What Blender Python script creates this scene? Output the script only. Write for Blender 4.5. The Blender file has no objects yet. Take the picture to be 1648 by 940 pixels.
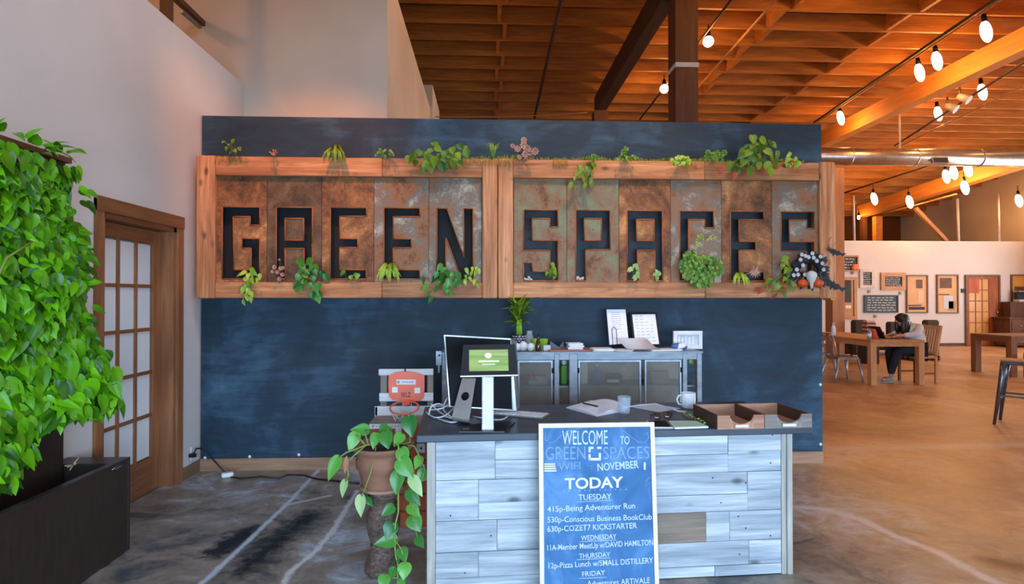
import bpy, math, random
from mathutils import Vector, Matrix, Euler
random.seed(7)
R = math.radians
C = bpy.context.scene.collection
sc = bpy.context.scene

# ------------------------------------------------------------------ camera
F = 920.0; YAW = R(2.55); PIT = R(0.5); CAM = Vector((0, 0, 1.5))
fw = Vector((math.sin(YAW)*math.cos(PIT), math.cos(YAW)*math.cos(PIT), math.sin(PIT)))
rt = Vector((math.cos(YAW), -math.sin(YAW), 0)); up = rt.cross(fw)
cd = bpy.data.cameras.new('camera'); cam = bpy.data.objects.new('camera', cd); C.objects.link(cam)
cd.sensor_width = 36; cd.lens = F*36/1648; cd.clip_end = 200; cd.clip_start = .05
cam.matrix_world = Matrix(((rt.x, up.x, -fw.x, 0), (rt.y, up.y, -fw.y, 0), (rt.z, up.z, -fw.z, 1.5), (0, 0, 0, 1)))
sc.camera = cam
def ray(px, py): return fw + rt*((px-824)/F) + up*((470-py)/F)
def PY(px, py, Y): d = ray(px, py); return CAM + d*(Y/d.y)
def PZ(px, py, z): d = ray(px, py); return CAM + d*((z-1.5)/d.z)
def PX(px, py, X): d = ray(px, py); return CAM + d*(X/d.x)
def PD(px, py, D): return CAM + ray(px, py)*D
def PP(px, py, P0, N): d = ray(px, py); return CAM + d*((P0-CAM).dot(N)/d.dot(N))

# ------------------------------------------------------------------ materials
def lin(c):
    out = []
    for x in c[:3]:
        x = x/255.0
        out.append(x/12.92 if x <= .04045 else ((x+.055)/1.055)**2.4)
    return (*out, 1)
MATS = {}
class NT:
    def __init__(s, name):
        s.m = bpy.data.materials.new(name); s.m.use_nodes = True; s.t = s.m.node_tree
        s.b = s.t.nodes['Principled BSDF']; MATS[name] = s.m
    def n(s, typ, **kw):
        k = s.t.nodes.new(typ)
        for a, v in kw.items():
            if a[0] == '_': setattr(k, a[1:], v)
            else: s.set(k.inputs[a], v)
        return k
    def set(s, inp, v):
        if isinstance(v, bpy.types.NodeSocket): s.t.links.new(v, inp)
        else: inp.default_value = v
    def math(s, op, a, b=0, clamp=False):
        k = s.t.nodes.new('ShaderNodeMath'); k.operation = op; k.use_clamp = clamp
        s.set(k.inputs[0], a); s.set(k.inputs[1], b); return k.outputs[0]
    def vmath(s, op, a, b=None):
        k = s.t.nodes.new('ShaderNodeVectorMath'); k.operation = op
        s.set(k.inputs[0], a)
        if b is not None: s.set(k.inputs[3 if op == 'SCALE' else 1], b)
        return k.outputs['Value'] if op in ('DOT_PRODUCT', 'LENGTH', 'DISTANCE') else k.outputs[0]
    def ramp(s, f, stops, interp='LINEAR'):
        k = s.t.nodes.new('ShaderNodeValToRGB'); s.set(k.inputs[0], f); e = k.color_ramp.elements
        k.color_ramp.interpolation = interp
        while len(e) > len(stops): e.remove(e[-1])
        while len(e) < len(stops): e.new(1)
        for q, (p, c) in zip(e, stops): q.position = p; q.color = c if len(c) == 4 and max(c) <= 1 else lin(c)
        return k.outputs[0]
    def mix(s, f, a, b, blend='MIX'):
        k = s.t.nodes.new('ShaderNodeMix'); k.data_type = 'RGBA'; k.blend_type = blend
        s.set(k.inputs[0], f); s.set(k.inputs[6], a); s.set(k.inputs[7], b); return k.outputs[2]
    def coords(s, scale=(1, 1, 1), mode='Object', rnd=0):
        tc = s.t.nodes.new('ShaderNodeTexCoord'); src = tc.outputs[mode]
        mp = s.t.nodes.new('ShaderNodeMapping'); s.t.links.new(src, mp.inputs[0]); mp.inputs['Scale'].default_value = scale
        v = mp.outputs[0]
        if rnd:
            if rnd == 2: r = s.t.nodes.new('ShaderNodeNewGeometry').outputs['Random Per Island']
            else: r = s.t.nodes.new('ShaderNodeObjectInfo').outputs['Random']
            v = s.vmath('ADD', v, s.vmath('SCALE', (17.3, 41.7, 29.1), r))
        return v
    def noise(s, vec, scale=5, detail=4, rough=.5, dist=0):
        k = s.n('ShaderNodeTexNoise', Scale=scale, Detail=detail, Roughness=rough, Distortion=dist)
        s.set(k.inputs['Vector'], vec); return k.outputs['Fac']
    def bump(s, h, st=.2, d=.01):
        k = s.n('ShaderNodeBump', Strength=st, Distance=d); s.set(k.inputs['Height'], h); s.set(s.b.inputs['Normal'], k.outputs[0])

def mat(name, c, rough=.5, metal=0, c2=None, scale=8, bump=0, stretch=(1, 1, 1), spec=None, isl=0, emit=0, coat=0):
    if name in MATS: return MATS[name]
    s = NT(name); b = s.b
    b.inputs['Roughness'].default_value = rough; b.inputs['Metallic'].default_value = metal
    if spec is not None: b.inputs['Specular IOR Level'].default_value = spec
    if coat: b.inputs['Coat Weight'].default_value = coat
    v = s.coords(stretch)
    n = s.noise(v, scale, 4, .55)
    if c2 is None: c2 = tuple(x*.86 for x in c)
    col = s.ramp(n, [(.3, lin(c)), (.7, lin(c2))])
    if isl:
        r = s.t.nodes.new('ShaderNodeNewGeometry').outputs['Random Per Island']
        hsv = s.n('ShaderNodeHueSaturation', Color=col); s.set(hsv.inputs['Value'], s.math('ADD', s.math('MULTIPLY', r, isl), 1-isl/2)); col = hsv.outputs[0]
    s.set(b.inputs['Base Color'], col)
    if bump: s.bump(n, bump, .01)
    if emit:
        b.inputs['Emission Color'].default_value = lin(c); b.inputs['Emission Strength'].default_value = emit
    return s.m

def wood(name, c, c2, axis='x', rough=.6, fine=60, isl=.25, knots=True, bump=.15):
    s = NT(name); st = {'x': (.9, 9, 9), 'y': (9, .9, 9), 'z': (9, 9, .9)}[axis]
    st2 = {'x': (2, 60, 60), 'y': (60, 2, 60), 'z': (60, 60, 2)}[axis]
    v = s.coords(st, rnd=2); v2 = s.coords(st2, rnd=2)
    a = s.noise(v, 1.3, 5, .6, .8); f = s.noise(v2, 1, 3, .6)
    k = s.math('ADD', s.math('MULTIPLY', a, .65), s.math('MULTIPLY', f, .35))
    mid = tuple((p+q)/2 for p, q in zip(c, c2))
    col = s.ramp(k, [(.33, lin(c2)), (.5, lin(mid)), (.66, lin(c))])
    if knots:
        kn = s.n('ShaderNodeTexVoronoi', Scale=1); s.set(kn.inputs['Vector'], s.coords({'x': (3.2, 6, 6), 'y': (6, 3.2, 6), 'z': (6, 6, 3.2)}[axis], rnd=2))
        kf = s.ramp(kn.outputs['Distance'], [(.06, (1, 1, 1, 1)), (.15, (0, 0, 0, 1))])
        col = s.mix(s.math('MULTIPLY', kf, .75), col, lin(tuple(x*.38 for x in c2)))
    r = s.t.nodes.new('ShaderNodeNewGeometry').outputs['Random Per Island']
    hsv = s.n('ShaderNodeHueSaturation', Color=col); s.set(hsv.inputs['Value'], s.math('ADD', s.math('MULTIPLY', r, isl), 1-isl/2))
    s.set(s.b.inputs['Base Color'], hsv.outputs[0]); s.b.inputs['Roughness'].default_value = rough
    s.bump(k, bump, .01); return s.m

def leafmat(name, c, c2, rough=.35):
    s = NT(name)
    r = s.t.nodes.new('ShaderNodeNewGeometry').outputs['Random Per Island']
    n = s.noise(s.coords(), 14, 2)
    k = s.math('ADD', s.math('MULTIPLY', r, .75), s.math('MULTIPLY', n, .3))
    col = s.ramp(k, [(.1, lin(c)), (.9, lin(c2))])
    s.set(s.b.inputs['Base Color'], col); s.b.inputs['Roughness'].default_value = rough
    tr = s.n('ShaderNodeBsdfTranslucent', Color=col); ms = s.n('ShaderNodeMixShader'); ms.inputs[0].default_value = .3
    s.t.links.new(s.b.outputs[0], ms.inputs[1]); s.t.links.new(tr.outputs[0], ms.inputs[2])
    s.t.links.new(ms.outputs[0], s.t.nodes['Material Output'].inputs[0]); return s.m

# ------------------------------------------------------------------ mesh builder
RM = {}
class MB:
    def __init__(s, M=None): s.v = []; s.f = []; s.sm = []; s.M = M or Matrix.Identity(4)
    def add(s, vs, fs, smooth=False):
        o = len(s.v); s.v += [s.M @ Vector(p) for p in vs]; s.f += [[i+o for i in f] for f in fs]; s.sm += [smooth]*len(fs); return s
    def hexa(s, p):  # 4 bottom ccw, 4 top ccw
        return s.add(p, [(3, 2, 1, 0), (4, 5, 6, 7), (0, 1, 5, 4), (1, 2, 6, 5), (2, 3, 7, 6), (3, 0, 4, 7)])
    def bx(s, a, b, bev=0):
        x0, x1 = sorted((a[0], b[0])); y0, y1 = sorted((a[1], b[1])); z0, z1 = sorted((a[2], b[2]))
        if bev:
            e = min(bev, (x1-x0)*.45, (y1-y0)*.45, (z1-z0)*.45)
            rings = []
            def ring(i, z):
                return [(x0+e+i, y0+i, z), (x1-e-i, y0+i, z), (x1-i, y0+e+i, z), (x1-i, y1-e-i, z), (x1-e-i, y1-i, z), (x0+e+i, y1-i, z), (x0+i, y1-e-i, z), (x0+i, y0+e+i, z)]
            vs = ring(e*.6, z0)+ring(0, z0+e)+ring(0, z1-e)+ring(e*.6, z1)
            fs = [tuple(range(7, -1, -1)), tuple(range(24, 32))]
            for k in range(3):
                for i in range(8): j = (i+1) % 8; fs.append((k*8+i, k*8+j, k*8+8+j, k*8+8+i))
            return s.add(vs, fs)
        return s.hexa([(x0, y0, z0), (x1, y0, z0), (x1, y1, z0), (x0, y1, z0), (x0, y0, z1), (x1, y0, z1), (x1, y1, z1), (x0, y1, z1)])
    def obx(s, c, size, rot=(0, 0, 0), bev=0):
        m = s.M; s.M = m @ Matrix.Translation(c) @ Euler(rot).to_matrix().to_4x4()
        h = [q/2 for q in size]; s.bx([-q for q in h], h, bev); s.M = m; return s
    def bar(s, a, b, w, h, upv=(0, 0, 1)):
        a = Vector(a); b = Vector(b); d = (b-a).normalized(); u = Vector(upv)
        if abs(d.dot(u)) > .98: u = Vector((0, 1, 0))
        x = d.cross(u).normalized()*w/2; z = x.cross(d).normalized()*h/2
        return s.hexa([a-x-z, a+x-z, b+x-z, b-x-z, a-x+z, a+x+z, b+x+z, b-x+z])
    def prism(s, poly, ext):
        ext = Vector(ext); p = [Vector(q) for q in poly]; n = len(p)
        return s.add(p+[q+ext for q in p], [tuple(range(n-1, -1, -1)), tuple(range(n, 2*n))]+[(i, (i+1) % n, n+(i+1) % n, n+i) for i in range(n)])
    def tube(s, pts, r, n=8, cap=True, smooth=True):
        pts = [Vector(p) for p in pts]; L = len(pts)
        rs = r if isinstance(r, (list, tuple)) else [r]*L
        vs = []; px = None
        for i, p in enumerate(pts):
            d = (pts[min(i+1, L-1)]-pts[max(i-1, 0)])
            d = d.normalized() if d.length > 1e-9 else Vector((0, 0, 1))
            if px is None: px = d.orthogonal().normalized()
            else:
                px = px-d*px.dot(d); px = px.normalized() if px.length > 1e-6 else d.orthogonal().normalized()
            py = d.cross(px)
            for k in range(n): a = 2*math.pi*k/n; vs.append(p+(px*math.cos(a)+py*math.sin(a))*rs[i])
        fs = [(i*n+k, i*n+(k+1) % n, (i+1)*n+(k+1) % n, (i+1)*n+k) for i in range(L-1) for k in range(n)]
        s.add(vs, fs, smooth)
        if cap: o = len(s.v)-len(vs); s.f += [[o+k for k in range(n-1, -1, -1)], [o+(L-1)*n+k for k in range(n)]]; s.sm += [False]*2
        return s
    def lathe(s, prof, c=(0, 0, 0), n=24, smooth=True, wob=0):
        vs = []; c = Vector(c)
        for (r, z) in prof:
            for k in range(n):
                a = 2*math.pi*k/n; q = r*(1+wob*math.sin(3*a+z*20)); vs.append(c+Vector((q*math.cos(a), q*math.sin(a), z)))
        L = len(prof)
        fs = [(i*n+k, i*n+(k+1) % n, (i+1)*n+(k+1) % n, (i+1)*n+k) for i in range(L-1) for k in range(n)]
        s.add(vs, fs, smooth)
        o = len(s.v)-len(vs); s.f += [[o+k for k in range(n-1, -1, -1)], [o+(L-1)*n+k for k in range(n)]]; s.sm += [False]*2
        return s
    def ell(s, c, r, rot=(0, 0, 0), n=12, m=8, lobes=0):
        Mx = Matrix.Translation(c) @ Euler(rot).to_matrix().to_4x4(); vs = []
        for j in range(m+1):
            t = math.pi*j/m
            for k in range(n):
                a = 2*math.pi*k/n; q = math.sin(t)*(1-(.12*abs(math.sin(a*lobes/2)) if lobes else 0))+1e-5
                vs.append(Mx @ Vector((r[0]*q*math.cos(a), r[1]*q*math.sin(a), -r[2]*math.cos(t))))
        return s.add(vs, [(j*n+k, j*n+(k+1) % n, (j+1)*n+(k+1) % n, (j+1)*n+k) for j in range(m) for k in range(n)], True)
    def leaf(s, base, tip, nrm, w, prof=None, fold=.25, curl=.15, seg=6):
        b = Vector(base); t = Vector(tip); d = t-b; L = d.length; d.normalize()
        n = Vector(nrm); n = n-d*n.dot(d); n = n.normalized() if n.length > 1e-5 else d.orthogonal().normalized()
        sd = d.cross(n)
        prof = prof or HEART; vs = []
        seg = len(prof)-1
        for i, (u, q) in enumerate(prof):
            c = b+d*(u*L)-n*(curl*L*u*u)
            hw = q*w/2; back = -.10*L*(1-u*4) if (u < .25 and prof is HEART) else 0
            vs += [c+sd*hw+n*(fold*hw)+d*back, c+sd*hw*.5+n*(fold*hw*.75)+d*back*.4, c, c-sd*hw*.5+n*(fold*hw*.75)+d*back*.4, c-sd*hw+n*(fold*hw)+d*back]
        fs = [(i*5+k, i*5+k+1, (i+1)*5+k+1, (i+1)*5+k) for i in range(seg) for k in range(4)]
        return s.add(vs, fs, True)
    def build(s, name, m, parent=None, kind=None, label=None, cat=None, group=None, local=False, auto=None):
        me = bpy.data.meshes.new(name)
        if parent is None and not local:
            xs = [v.x for v in s.v]; ys = [v.y for v in s.v]; zs = [v.z for v in s.v]
            o = Vector(((min(xs)+max(xs))/2, (min(ys)+max(ys))/2, min(zs)))
            W = Matrix.Translation(o)
        elif parent is None: W = Matrix.Identity(4)
        else: W = RM[parent.name]
        inv = W.inverted() if not local else Matrix.Identity(4)
        me.from_pydata([inv @ v for v in s.v], [], s.f); me.update()
        me.polygons.foreach_set('use_smooth', s.sm)
        if isinstance(m, str): m = MATS[m]
        me.materials.append(m)
        ob = bpy.data.objects.new(name, me); C.objects.link(ob)
        if parent is not None: ob.parent = parent
        else: ob.matrix_world = W
        RM[ob.name] = W
        tag(ob, label, cat, group, kind); return ob
HEART = [(0, .12), (.04, .62), (.16, .95), (.34, 1.0), (.55, .8), (.78, .42), (1, .02)]
OVAL = [(0, .05), (.2, .7), (.45, 1), (.75, .7), (1, .05)]
BLADE = [(0, .5), (.3, 1), (.7, .7), (1, .03)]
def tag(o, label=None, cat=None, group=None, kind=None):
    if label: o['label'] = label
    if cat: o['category'] = cat
    if group: o['group'] = group
    if kind: o['kind'] = kind
    return o
def thing(name, label, cat, loc=(0, 0, 0), rz=0, group=None, kind=None):
    o = bpy.data.objects.new(name, None); C.objects.link(o); o.empty_display_size = .1
    o.location = loc; o.rotation_euler = (0, 0, rz)
    RM[o.name] = Matrix.Translation(loc) @ Matrix.Rotation(rz, 4, 'Z')
    return tag(o, label, cat, group, kind)
def dup(root, loc, rz=0, label=None, group=None):
    def cp(o, par):
        c = o.copy(); C.objects.link(c)
        if par: c.parent = par
        for ch in [q for q in bpy.data.objects if q.parent == o and q != c]: cp(ch, c)
        return c
    r = cp(root, None); r.location = loc; r.rotation_euler = (0, 0, rz)
    RM[r.name] = Matrix.Translation(loc) @ Matrix.Rotation(rz, 4, 'Z')
    if label: r['label'] = label
    if group: r['group'] = group
    return r
def text(s, body, origin, U, V, capw, caph, off=.0015, th=.0006, name='lettering', m='chalk_white', parent=None, bold=0):
    """lettering laid on the plane origin+U*x+V*y, fitted to a width and a cap height"""
    cu = bpy.data.curves.new('lettering', 'FONT'); cu.body = body; cu.size = 1; cu.extrude = .0; cu.offset = bold; cu.resolution_u = 3
    t = bpy.data.objects.new('lettering', cu); C.objects.link(t)
    dg = bpy.context.evaluated_depsgraph_get(); me = bpy.data.meshes.new_from_object(t.evaluated_get(dg))
    xs = [v.co.x for v in me.vertices]
    if not xs: bpy.data.objects.remove(t); return
    x0, x1 = min(xs), max(xs); N = U.cross(V).normalized()
    vs = [origin+U*((v.co.x-x0)/(x1-x0)*capw)+V*(v.co.y/.69*caph)+N*off for v in me.vertices]
    s.add(vs, [list(p.vertices) for p in me.polygons]); bpy.data.objects.remove(t); bpy.data.curves.remove(cu); bpy.data.meshes.remove(me)
def poly_fill(outer, holes):
    """2-D curve fill with holes -> verts, faces"""
    cu = bpy.data.curves.new('fill', 'CURVE'); cu.dimensions = '2D'; cu.fill_mode = 'BOTH'
    for pl in [outer]+holes:
        sp = cu.splines.new('POLY'); sp.points.add(len(pl)-1); sp.use_cyclic_u = True
        for q, (x, y) in zip(sp.points, pl): q.co = (x, y, 0, 1)
    t = bpy.data.objects.new('fill', cu); C.objects.link(t)
    cu.extrude = .004
    me = bpy.data.meshes.new_from_object(t.evaluated_get(bpy.context.evaluated_depsgraph_get()))
    r = [v.co.copy() for v in me.vertices], [list(p.vertices) for p in me.polygons]
    bpy.data.objects.remove(t); bpy.data.curves.remove(cu); bpy.data.meshes.remove(me); return r
# ------------------------------------------------------------------ material library
def wallmat(name, c, c2):
    s = NT(name); v = s.coords(mode='Object')
    n = s.noise(v, .9, 3, .5); f = s.noise(v, 35, 4)
    s.set(s.b.inputs['Base Color'], s.ramp(n, [(.3, lin(c)), (.7, lin(c2))])); s.b.inputs['Roughness'].default_value = .85; s.bump(f, .06, .01); return s.m
wallmat('white_plaster', (221, 214, 206), (208, 200, 192))
wallmat('far_white', (218, 212, 208), (208, 202, 198))
wallmat('brown_wall', (120, 74, 34), (98, 58, 26))
wallmat('warm_plaster', (224, 208, 188), (208, 190, 168))

s = NT('chalk_wall'); v = s.coords()
n1 = s.noise(s.coords((1, 1, .7)), 1.1, 5, .6, .6); n2 = s.noise(s.coords((.6, 1, 3)), 2.2, 6, .7, 1)
k = s.math('ADD', s.math('MULTIPLY', n1, .65), s.math('MULTIPLY', n2, .35))
s.set(s.b.inputs['Base Color'], s.ramp(k, [(.36, (22, 36, 46)), (.52, (32, 56, 72)), (.68, (68, 102, 124))]))
s.b.inputs['Roughness'].default_value = .62; s.b.inputs['Specular IOR Level'].default_value = .35; s.bump(n2, .05)

s = NT('concrete_floor')
vb = s.coords((1, 1, 1)); n1 = s.noise(vb, .55, 6, .62, .7); n2 = s.noise(s.coords((1, 1.3, 1)), 2.6, 7, .68, 1.3); n3 = s.noise(vb, 14, 5, .7)
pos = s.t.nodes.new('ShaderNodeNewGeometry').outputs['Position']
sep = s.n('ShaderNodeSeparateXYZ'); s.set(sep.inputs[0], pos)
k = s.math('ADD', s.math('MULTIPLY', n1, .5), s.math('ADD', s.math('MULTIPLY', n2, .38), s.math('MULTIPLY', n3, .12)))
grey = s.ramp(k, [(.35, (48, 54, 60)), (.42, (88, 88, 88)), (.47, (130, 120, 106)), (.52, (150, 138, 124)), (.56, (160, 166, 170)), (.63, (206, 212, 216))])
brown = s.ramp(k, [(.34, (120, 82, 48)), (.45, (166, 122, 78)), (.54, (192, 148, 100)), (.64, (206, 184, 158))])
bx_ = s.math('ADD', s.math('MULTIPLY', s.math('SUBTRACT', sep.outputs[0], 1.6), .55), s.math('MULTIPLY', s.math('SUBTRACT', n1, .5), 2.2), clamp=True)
col = s.mix(bx_, grey, brown)  # grey to brown across X: staining plus daylight and ceiling reflection painted in
def segd(a, b):
    ax, ay = a; bx, by = b; d2 = (bx-ax)**2+(by-ay)**2
    pv = s.vmath('SUBTRACT', pos, (ax, ay, 0)); t = s.math('DIVIDE', s.vmath('DOT_PRODUCT', pv, (bx-ax, by-ay, 0)), d2, clamp=True)
    c = s.vmath('SCALE', (bx-ax, by-ay, 0), t); return s.vmath('LENGTH', s.vmath('SUBTRACT', pv, c))
def crack(col, pix, w, c, amt, jit=.03):
    pts = [PZ(x, y, 0) for x, y in pix]; d = None
    for a, b in zip(pts, pts[1:]):
        e = segd((a.x, a.y), (b.x, b.y)); d = e if d is None else s.math('MINIMUM', d, e)
    d = s.math('ADD', d, s.math('MULTIPLY', s.math('SUBTRACT', n3, .5), jit*2))
    f = s.math('MULTIPLY', s.math('SUBTRACT', 1, s.math('DIVIDE', d, w), clamp=True), amt)
    f = s.math('MULTIPLY', f, s.math('ADD', .35, s.math('MULTIPLY', n2, 1.4)), clamp=True)
    return s.mix(f, col, lin(c))
col = crack(col, [(352, 888), (400, 855), (372, 872)], .13, (30, 36, 40), 1.3, .16)
col = crack(col, [(500, 830), (445, 870), (395, 915)], .16, (34, 36, 38), 1.0, .14)
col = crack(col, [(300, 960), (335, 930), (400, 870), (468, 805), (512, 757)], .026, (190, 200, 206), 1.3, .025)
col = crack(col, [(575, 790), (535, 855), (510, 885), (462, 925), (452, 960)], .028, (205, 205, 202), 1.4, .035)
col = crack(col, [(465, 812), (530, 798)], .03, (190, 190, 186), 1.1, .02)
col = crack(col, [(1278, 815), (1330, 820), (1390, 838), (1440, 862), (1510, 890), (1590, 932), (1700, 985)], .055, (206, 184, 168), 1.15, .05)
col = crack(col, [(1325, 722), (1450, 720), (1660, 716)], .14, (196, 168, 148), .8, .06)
col = crack(col, [(1600, 905), (1648, 912)], .12, (96, 58, 34), 1.2, .05)
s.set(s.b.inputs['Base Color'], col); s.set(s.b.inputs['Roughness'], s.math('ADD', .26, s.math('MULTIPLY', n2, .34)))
s.b.inputs['Specular IOR Level'].default_value = .4; s.bump(n3, .04)

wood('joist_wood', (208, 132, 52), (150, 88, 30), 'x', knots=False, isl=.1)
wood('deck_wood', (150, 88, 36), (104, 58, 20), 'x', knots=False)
wood('beam_wood', (230, 148, 62), (200, 120, 44), 'y', knots=False, isl=.1)
wood('dark_beam', (84, 54, 30), (54, 34, 20), 'y', knots=False)
wood('dark_post', (110, 66, 34), (76, 44, 22), 'z', knots=False)
wood('post_wood', (196, 140, 92), (160, 104, 62), 'z', knots=False)
wood('frame_wood_x', (222, 160, 106), (138, 78, 38), 'x', isl=.42, bump=.35)
wood('frame_wood_z', (222, 162, 112), (142, 84, 44), 'z', isl=.36, bump=.35)
wood('door_wood_z', (172, 116, 74), (122, 76, 44), 'z', knots=False, isl=.2)
wood('door_wood_y', (160, 104, 64), (112, 68, 38), 'y', knots=False, isl=.2)
wood('base_wood_x', (176, 138, 106), (128, 96, 70), 'x', knots=False)
wood('base_wood_y', (150, 116, 88), (108, 80, 58), 'y', knots=False)
wood('barn_wood', (204, 209, 210), (118, 130, 137), 'x', isl=.22, bump=.3)
wood('barn_stub', (150, 130, 108), (96, 84, 74), 'x', isl=.2)
wood('post_grey', (196, 190, 178), (140, 136, 126), 'z', isl=.2, knots=False)
wood('tray_wood', (196, 148, 118), (140, 92, 66), 'x', knots=False, isl=.15)
wood('tray_grey', (150, 138, 128), (104, 94, 86), 'x', knots=False, isl=.15)
wood('tray_dark', (96, 64, 44), (58, 38, 28), 'y', knots=False, isl=.15)
wood('table_wood_y', (204, 148, 96), (160, 104, 58), 'y', knots=False)
wood('table_wood_z', (214, 158, 106), (176, 118, 70), 'z', knots=False)
wood('table_dark', (150, 98, 58), (108, 66, 36), 'y', knots=False)
wood('table_dark_z', (146, 96, 58), (104, 64, 36), 'z', knots=False)
wood('slat_white', (226, 226, 222), (190, 190, 186), 'x', knots=False)
wood('slat_grey', (150, 134, 118), (108, 94, 82), 'z', knots=False)
wood('crate_orange', (206, 98, 48), (150, 62, 28), 'z', knots=False)
wood('far_door', (176, 96, 40), (128, 62, 24), 'z', knots=False)
wood('hutch_wood', (104, 62, 36), (66, 38, 22), 'z', knots=False)

# rusted sign metal
def rust(name, stops, seed):
    s = NT(name); v = s.coords(rnd=1); a = s.noise(v, 2.4, 6, .65, .8); b = s.noise(v, 9, 5, .7); g = s.noise(v, 60, 3, .6)
    k = s.math('ADD', s.math('MULTIPLY', a, .55), s.math('ADD', s.math('MULTIPLY', b, .3), s.math('MULTIPLY', g, .15)))
    s.set(s.b.inputs['Base Color'], s.ramp(k, stops)); s.b.inputs['Roughness'].default_value = .62; s.b.inputs['Metallic'].default_value = .15
    s.bump(k, .25, .006); return s.m
rust('rust_brown', [(.38, (58, 36, 22)), (.47, (116, 74, 42)), (.55, (156, 104, 58)), (.63, (204, 150, 92))], 1)
rust('rust_dark', [(.38, (44, 32, 22)), (.5, (92, 66, 42)), (.62, (130, 100, 68))], 2)
rust('rust_green', [(.37, (76, 52, 34)), (.46, (138, 98, 64)), (.53, (130, 120, 92)), (.62, (126, 146, 104))], 3)
rust('rust_grey', [(.37, (66, 50, 38)), (.45, (148, 98, 58)), (.53, (120, 112, 98)), (.63, (190, 180, 160))], 4)
rust('rust_rim', [(.35, (112, 62, 28)), (.55, (170, 100, 46)), (.7, (140, 84, 44))], 5)

mat('letter_shade_black', (12, 13, 14), .7)
mat('dark_box', (36, 50, 60), .6, c2=(22, 30, 38))
mat('black_metal', (26, 26, 28), .45, .6)
mat('steel', (150, 156, 160), .42, .85, c2=(120, 126, 132))
mat('cab_steel', (146, 152, 156), .5, .5, c2=(116, 124, 130), stretch=(1, 1, 3))
mat('duct_metal', (214, 206, 196), .3, .9, c2=(186, 180, 172))
mat('chrome', (210, 212, 214), .18, 1)
mat('alu', (176, 174, 170), .35, .8, c2=(160, 160, 158))
mat('chair_metal', (176, 180, 186), .3, .7, c2=(150, 154, 160))
mat('stool_metal', (120, 122, 126), .32, .8, c2=(84, 86, 90))
mat('planter_dark', (56, 42, 34), .5, c2=(44, 34, 28), stretch=(6, 6, 1))
mat('planter_rim', (58, 54, 50), .35, .2)
mat('black_plastic', (20, 20, 22), .4, c2=(16, 16, 18))
mat('screen_black', (14, 17, 20), .55, c2=(12, 14, 16), spec=.12)
mat('white_plastic', (232, 234, 236), .4)
mat('key_white', (244, 244, 244), .5)
mat('cable_white', (220, 224, 228), .45)
mat('cable_black', (22, 22, 22), .5)
mat('cable_tan', (176, 122, 74), .5)
mat('conduit', (120, 92, 66), .45, .6)
mat('paper', (236, 238, 240), .8, c2=(224, 228, 232))
mat('paper_grey', (204, 208, 212), .8, c2=(190, 196, 202))
mat('ink', (70, 78, 90), .8)
mat('ink_light', (160, 168, 178), .8)
mat('label_white', (240, 240, 236), .6)
mat('chalk_white', (214, 224, 234), .95, c2=(176, 194, 212), scale=60)
mat('chalk_faint', (142, 166, 192), .95, c2=(112, 140, 172), scale=40)
mat('chalk_solid', (236, 240, 244), .95)
mat('frame_pine', (232, 216, 186), .55, c2=(220, 200, 168))
mat('terracotta', (150, 100, 72), .75, c2=(118, 84, 66), scale=5, bump=.2, stretch=(1, 1, 3))
mat('terracotta_rim', (172, 128, 104), .75, c2=(150, 108, 88))
mat('pedestal', (124, 100, 84), .7, c2=(60, 48, 42), scale=45, bump=.8, stretch=(1, 1, 2))
mat('soil', (44, 32, 24), .95, c2=(28, 20, 16), scale=60, bump=.8)
mat('stem_green', (132, 150, 62), .5)
mat('stem_brown', (110, 84, 58), .7)
mat('dead_leaf', (176, 122, 86), .8)
mat('orange_paint', (240, 104, 66), .45, c2=(232, 96, 58))
mat('net_white', (226, 228, 230), .7)
mat('bulb_off', (200, 190, 176), .3)
mat('ghost_leaf', (198, 156, 126), .6, c2=(160, 120, 110), isl=.3)
mat('red_leaf', (150, 66, 34), .5, isl=.3)
mat('moss', (112, 116, 40), .95, c2=(78, 92, 28), scale=40, bump=.9)
mat('straw', (186, 140, 70), .9, c2=(160, 110, 50), scale=50, isl=.4)
mat('wreath_dark', (34, 38, 46), .6, c2=(22, 24, 30))
mat('wreath_flower', (206, 206, 204), .7, isl=.2)
mat('pumpkin', (206, 84, 26), .5, c2=(186, 70, 20))
mat('pumpkin_white', (206, 204, 196), .5)
mat('bat_black', (38, 44, 52), .7)
mat('skin', (206, 152, 122), .55, c2=(198, 142, 112))
mat('hair', (38, 28, 24), .45, c2=(26, 20, 18), stretch=(8, 8, 1))
mat('blouse', (220, 218, 212), .85, c2=(200, 198, 194), bump=.15)
mat('trousers', (24, 34, 42), .85)
mat('shoe', (186, 170, 150), .7)
mat('armchair_green', (74, 66, 48), .8, c2=(60, 54, 40))
mat('sofa_dark', (60, 56, 54), .8)
mat('gold_frame', (196, 138, 54), .45, c2=(170, 114, 40))
mat('white_frame', (222, 206, 196), .5)
mat('far_chalk', (66, 74, 76), .8, c2=(52, 60, 62))
mat('far_slate', (82, 98, 104), .8, c2=(68, 84, 92))
mat('chalk_far', (200, 204, 200), .9)
mat('frame_brown', (112, 78, 50), .5, c2=(92, 62, 40))
mat('amber_pane', (214, 164, 92), .3, c2=(196, 140, 70), scale=2)
mat('picture_tan', (222, 172, 118), .6, c2=(206, 150, 92), scale=2)
mat('picture_brown', (110, 70, 40), .6, c2=(84, 52, 30))
mat('pillow_white', (222, 206, 190), .85)
mat('pillow_red', (168, 62, 40), .85)
mat('bottle_blue', (120, 150, 170), .3)
mat('outlet', (236, 232, 226), .4)
mat('green_pot', (150, 208, 60), .4)
mat('green_book', (112, 178, 60), .6)
mat('blue_item', (70, 110, 170), .5)
mat('vase_navy', (36, 48, 72), .3)
mat('wood_board', (170, 110, 76), .6, c2=(150, 92, 62))
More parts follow.
